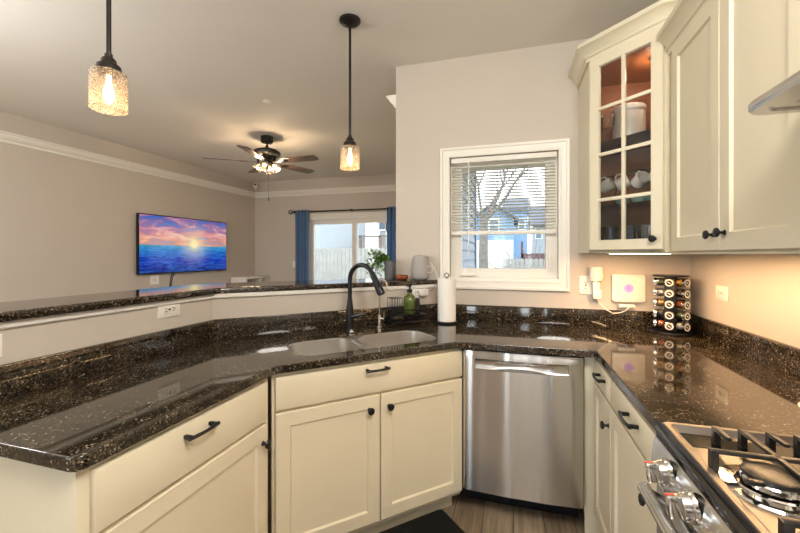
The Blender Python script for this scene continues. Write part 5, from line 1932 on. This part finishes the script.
# tree
tr = thing('bare_tree', 'leafless branching tree outside the kitchen window', 'tree', (-0.83, 11.5, G))
q = MB()
rt_ = random.Random(5)
q.tube([(0, 0, -0.02), (0.01, 0, 0.8), (-0.02, 0, 1.9), (0.0, 0, 3.0)], [0.20, 0.15, 0.13, 0.115], 12)
part('trunk', q, M['bark'], tr)
q = MB()
def branch(p, d, L_, r, depth):
    pts = [p]
    for i in range(4):
        d = (d + Vector((rt_.uniform(-0.16, 0.16), rt_.uniform(-0.16, 0.16), rt_.uniform(-0.02, 0.12)))).normalized()
        pts.append(pts[-1] + d * L_ / 4)
    q.tube(pts, [r * (1 - 0.14 * i) for i in range(5)], 6)
    if depth > 0:
        for k in range(3):
            i = rt_.choice((2, 3, 4))
            a = rt_.uniform(0, 2 * PI)
            nd = (d + Vector((math.cos(a), math.sin(a) * 0.7, rt_.uniform(0.0, 0.5))) * 0.75).normalized()
            branch(pts[i], nd, L_ * rt_.uniform(0.55, 0.8), r * 0.5, depth - 1)
for dx, dy, dz, L_, r in ((-0.7, 0.1, 0.8, 1.2, 0.05), (0.85, 0.0, 0.75, 1.9, 0.06), (0.25, 0.3, 1.0, 1.5, 0.06), (-0.25, -0.3, 1.0, 1.4, 0.05), (0.5, -0.2, 0.95, 1.6, 0.05)):
    branch(Vector((0, 0, 2.9)), Vector((dx, dy, dz)).normalized(), L_, r, 3)
part('branches', q, M['bark'], tr)
# fences
def fence(name, label, p0, p1, z0, z1, pitch=0.16):
    p0, p1 = Vector(p0), Vector(p1)
    d = p1 - p0
    L_ = d.length
    a = math.atan2(d.y, d.x)
    o_ = thing(name, label, 'fence', (p0.x, p0.y, z0), a)
    q = MB()
    n = int(L_ / pitch)
    for i in range(n):
        x = i * pitch
        q.prism([(x, 0), (x + pitch * 0.86, 0), (x + pitch * 0.86, z1 - z0 - 0.04), (x + pitch * 0.43, z1 - z0), (x, z1 - z0 - 0.04)], -0.01, 0.01, M4=RX)
    part('pickets', q, M['fence'], o_)
    q = MB(); q.box(0, L_, 0.011, 0.05, 0.25, 0.34).box(0, L_, 0.011, 0.05, z1 - z0 - 0.35, z1 - z0 - 0.26)
    part('rails', q, M['fence'], o_)
    return o_
fence('picket_fence', 'pale picket fence across the yard outside the kitchen window', (-0.4, 14.5), (5.5, 14.5), G, 1.24)
fence('picket_fence', 'pale fence running back from the yard, right side of the kitchen window', (2.2, 9.0), (2.2, 14.4), G, 0.95)
fence('board_fence', 'tall pale board fence outside the patio door', (-9.5, 12.5), (-3.2, 12.5), G, 1.62, 0.15)
# shrub and play tower
sh = thing('bare_shrub', 'tangled leafless shrub beyond the picket fence', 'shrub', (0.78, 19.0, G))
q = MB()
for i in range(60):
    a, e_ = rt_.uniform(0, 2 * PI), rt_.uniform(0.35, 1.4)
    d = Vector((math.cos(a) * math.cos(e_), math.sin(a) * math.cos(e_), math.sin(e_)))
    L_ = rt_.uniform(1.5, 2.9)
    m_ = d * L_ * 0.55 + Vector((rt_.uniform(-.1, .1), 0, 0.08))
    q.tube([(0, 0, 0), m_, d * L_ + Vector((rt_.uniform(-.2, .2), 0, 0))], [0.03, 0.02, 0.008], 5)
    q.tube([m_, m_ + Vector((rt_.uniform(-.5, .5), rt_.uniform(-.4, .4), rt_.uniform(.2, .6)))], [0.015, 0.006], 5)
part('twigs', q, M['shrub'], sh)
pt = thing('play_tower', 'dark reddish play tower behind the shrub, through the kitchen window', 'play tower', (1.25, 24, G))
q = MB(); q.box(-0.8, 0.8, -0.8, 0.8, 1.3, 1.42).box(-0.8, 0.8, -0.8, -0.74, 1.42, 2.0)
part('platform', q, M['maroon'], pt)
for x in (-0.8, 0.7):
    for y in (-0.8, 0.7):
        q = MB(); q.box(x, x + 0.1, y, y + 0.1, 0, 2.7)
        part('post', q, M['maroon'], pt)
# seen through the patio door
house('neighbour_house', 'pale grey sided house close behind the patio door fence', -17, -8.7, 16, 21.8, 5.2, 8.0, M['sid_grey'], [(-9.25, 2.35, 0.34, 0.6)], 'x')
hh = house('neighbour_house', 'light house with a raised deck, beyond the right door panel', -8.2, -4.2, 22.9, 29, 5.2, 8.0, M['sid_grey'], [(-8.0, 3.5, 0.4, 1.0), (-7.3, 3.0, 0.7, 1.9), (-6.6, 3.5, 0.4, 1.0)], 'x')
dk = thing('raised_deck', 'brown raised deck with railing on the house beyond the patio door', 'deck', (-6.6, 21.2, G))
q = MB(); q.box(-1.8, 1.8, -1.2, 1.15, 1.95, 2.1)
part('platform', q, M['deck'], dk)
for x in (-1.8, -0.6, 0.6, 1.68):
    q = MB(); q.box(x, x + 0.12, -1.2, -1.08, 0, 3.0)
    part('post', q, M['deck'], dk)
q = MB(); q.box(-1.8, 1.8, -1.2, -1.12, 2.92, 3.02)
for i in range(36):
    q.box(-1.75 + 0.1 * i, -1.71 + 0.1 * i, -1.18, -1.14, 2.1, 2.95)
part('railing', q, M['deck'], dk)
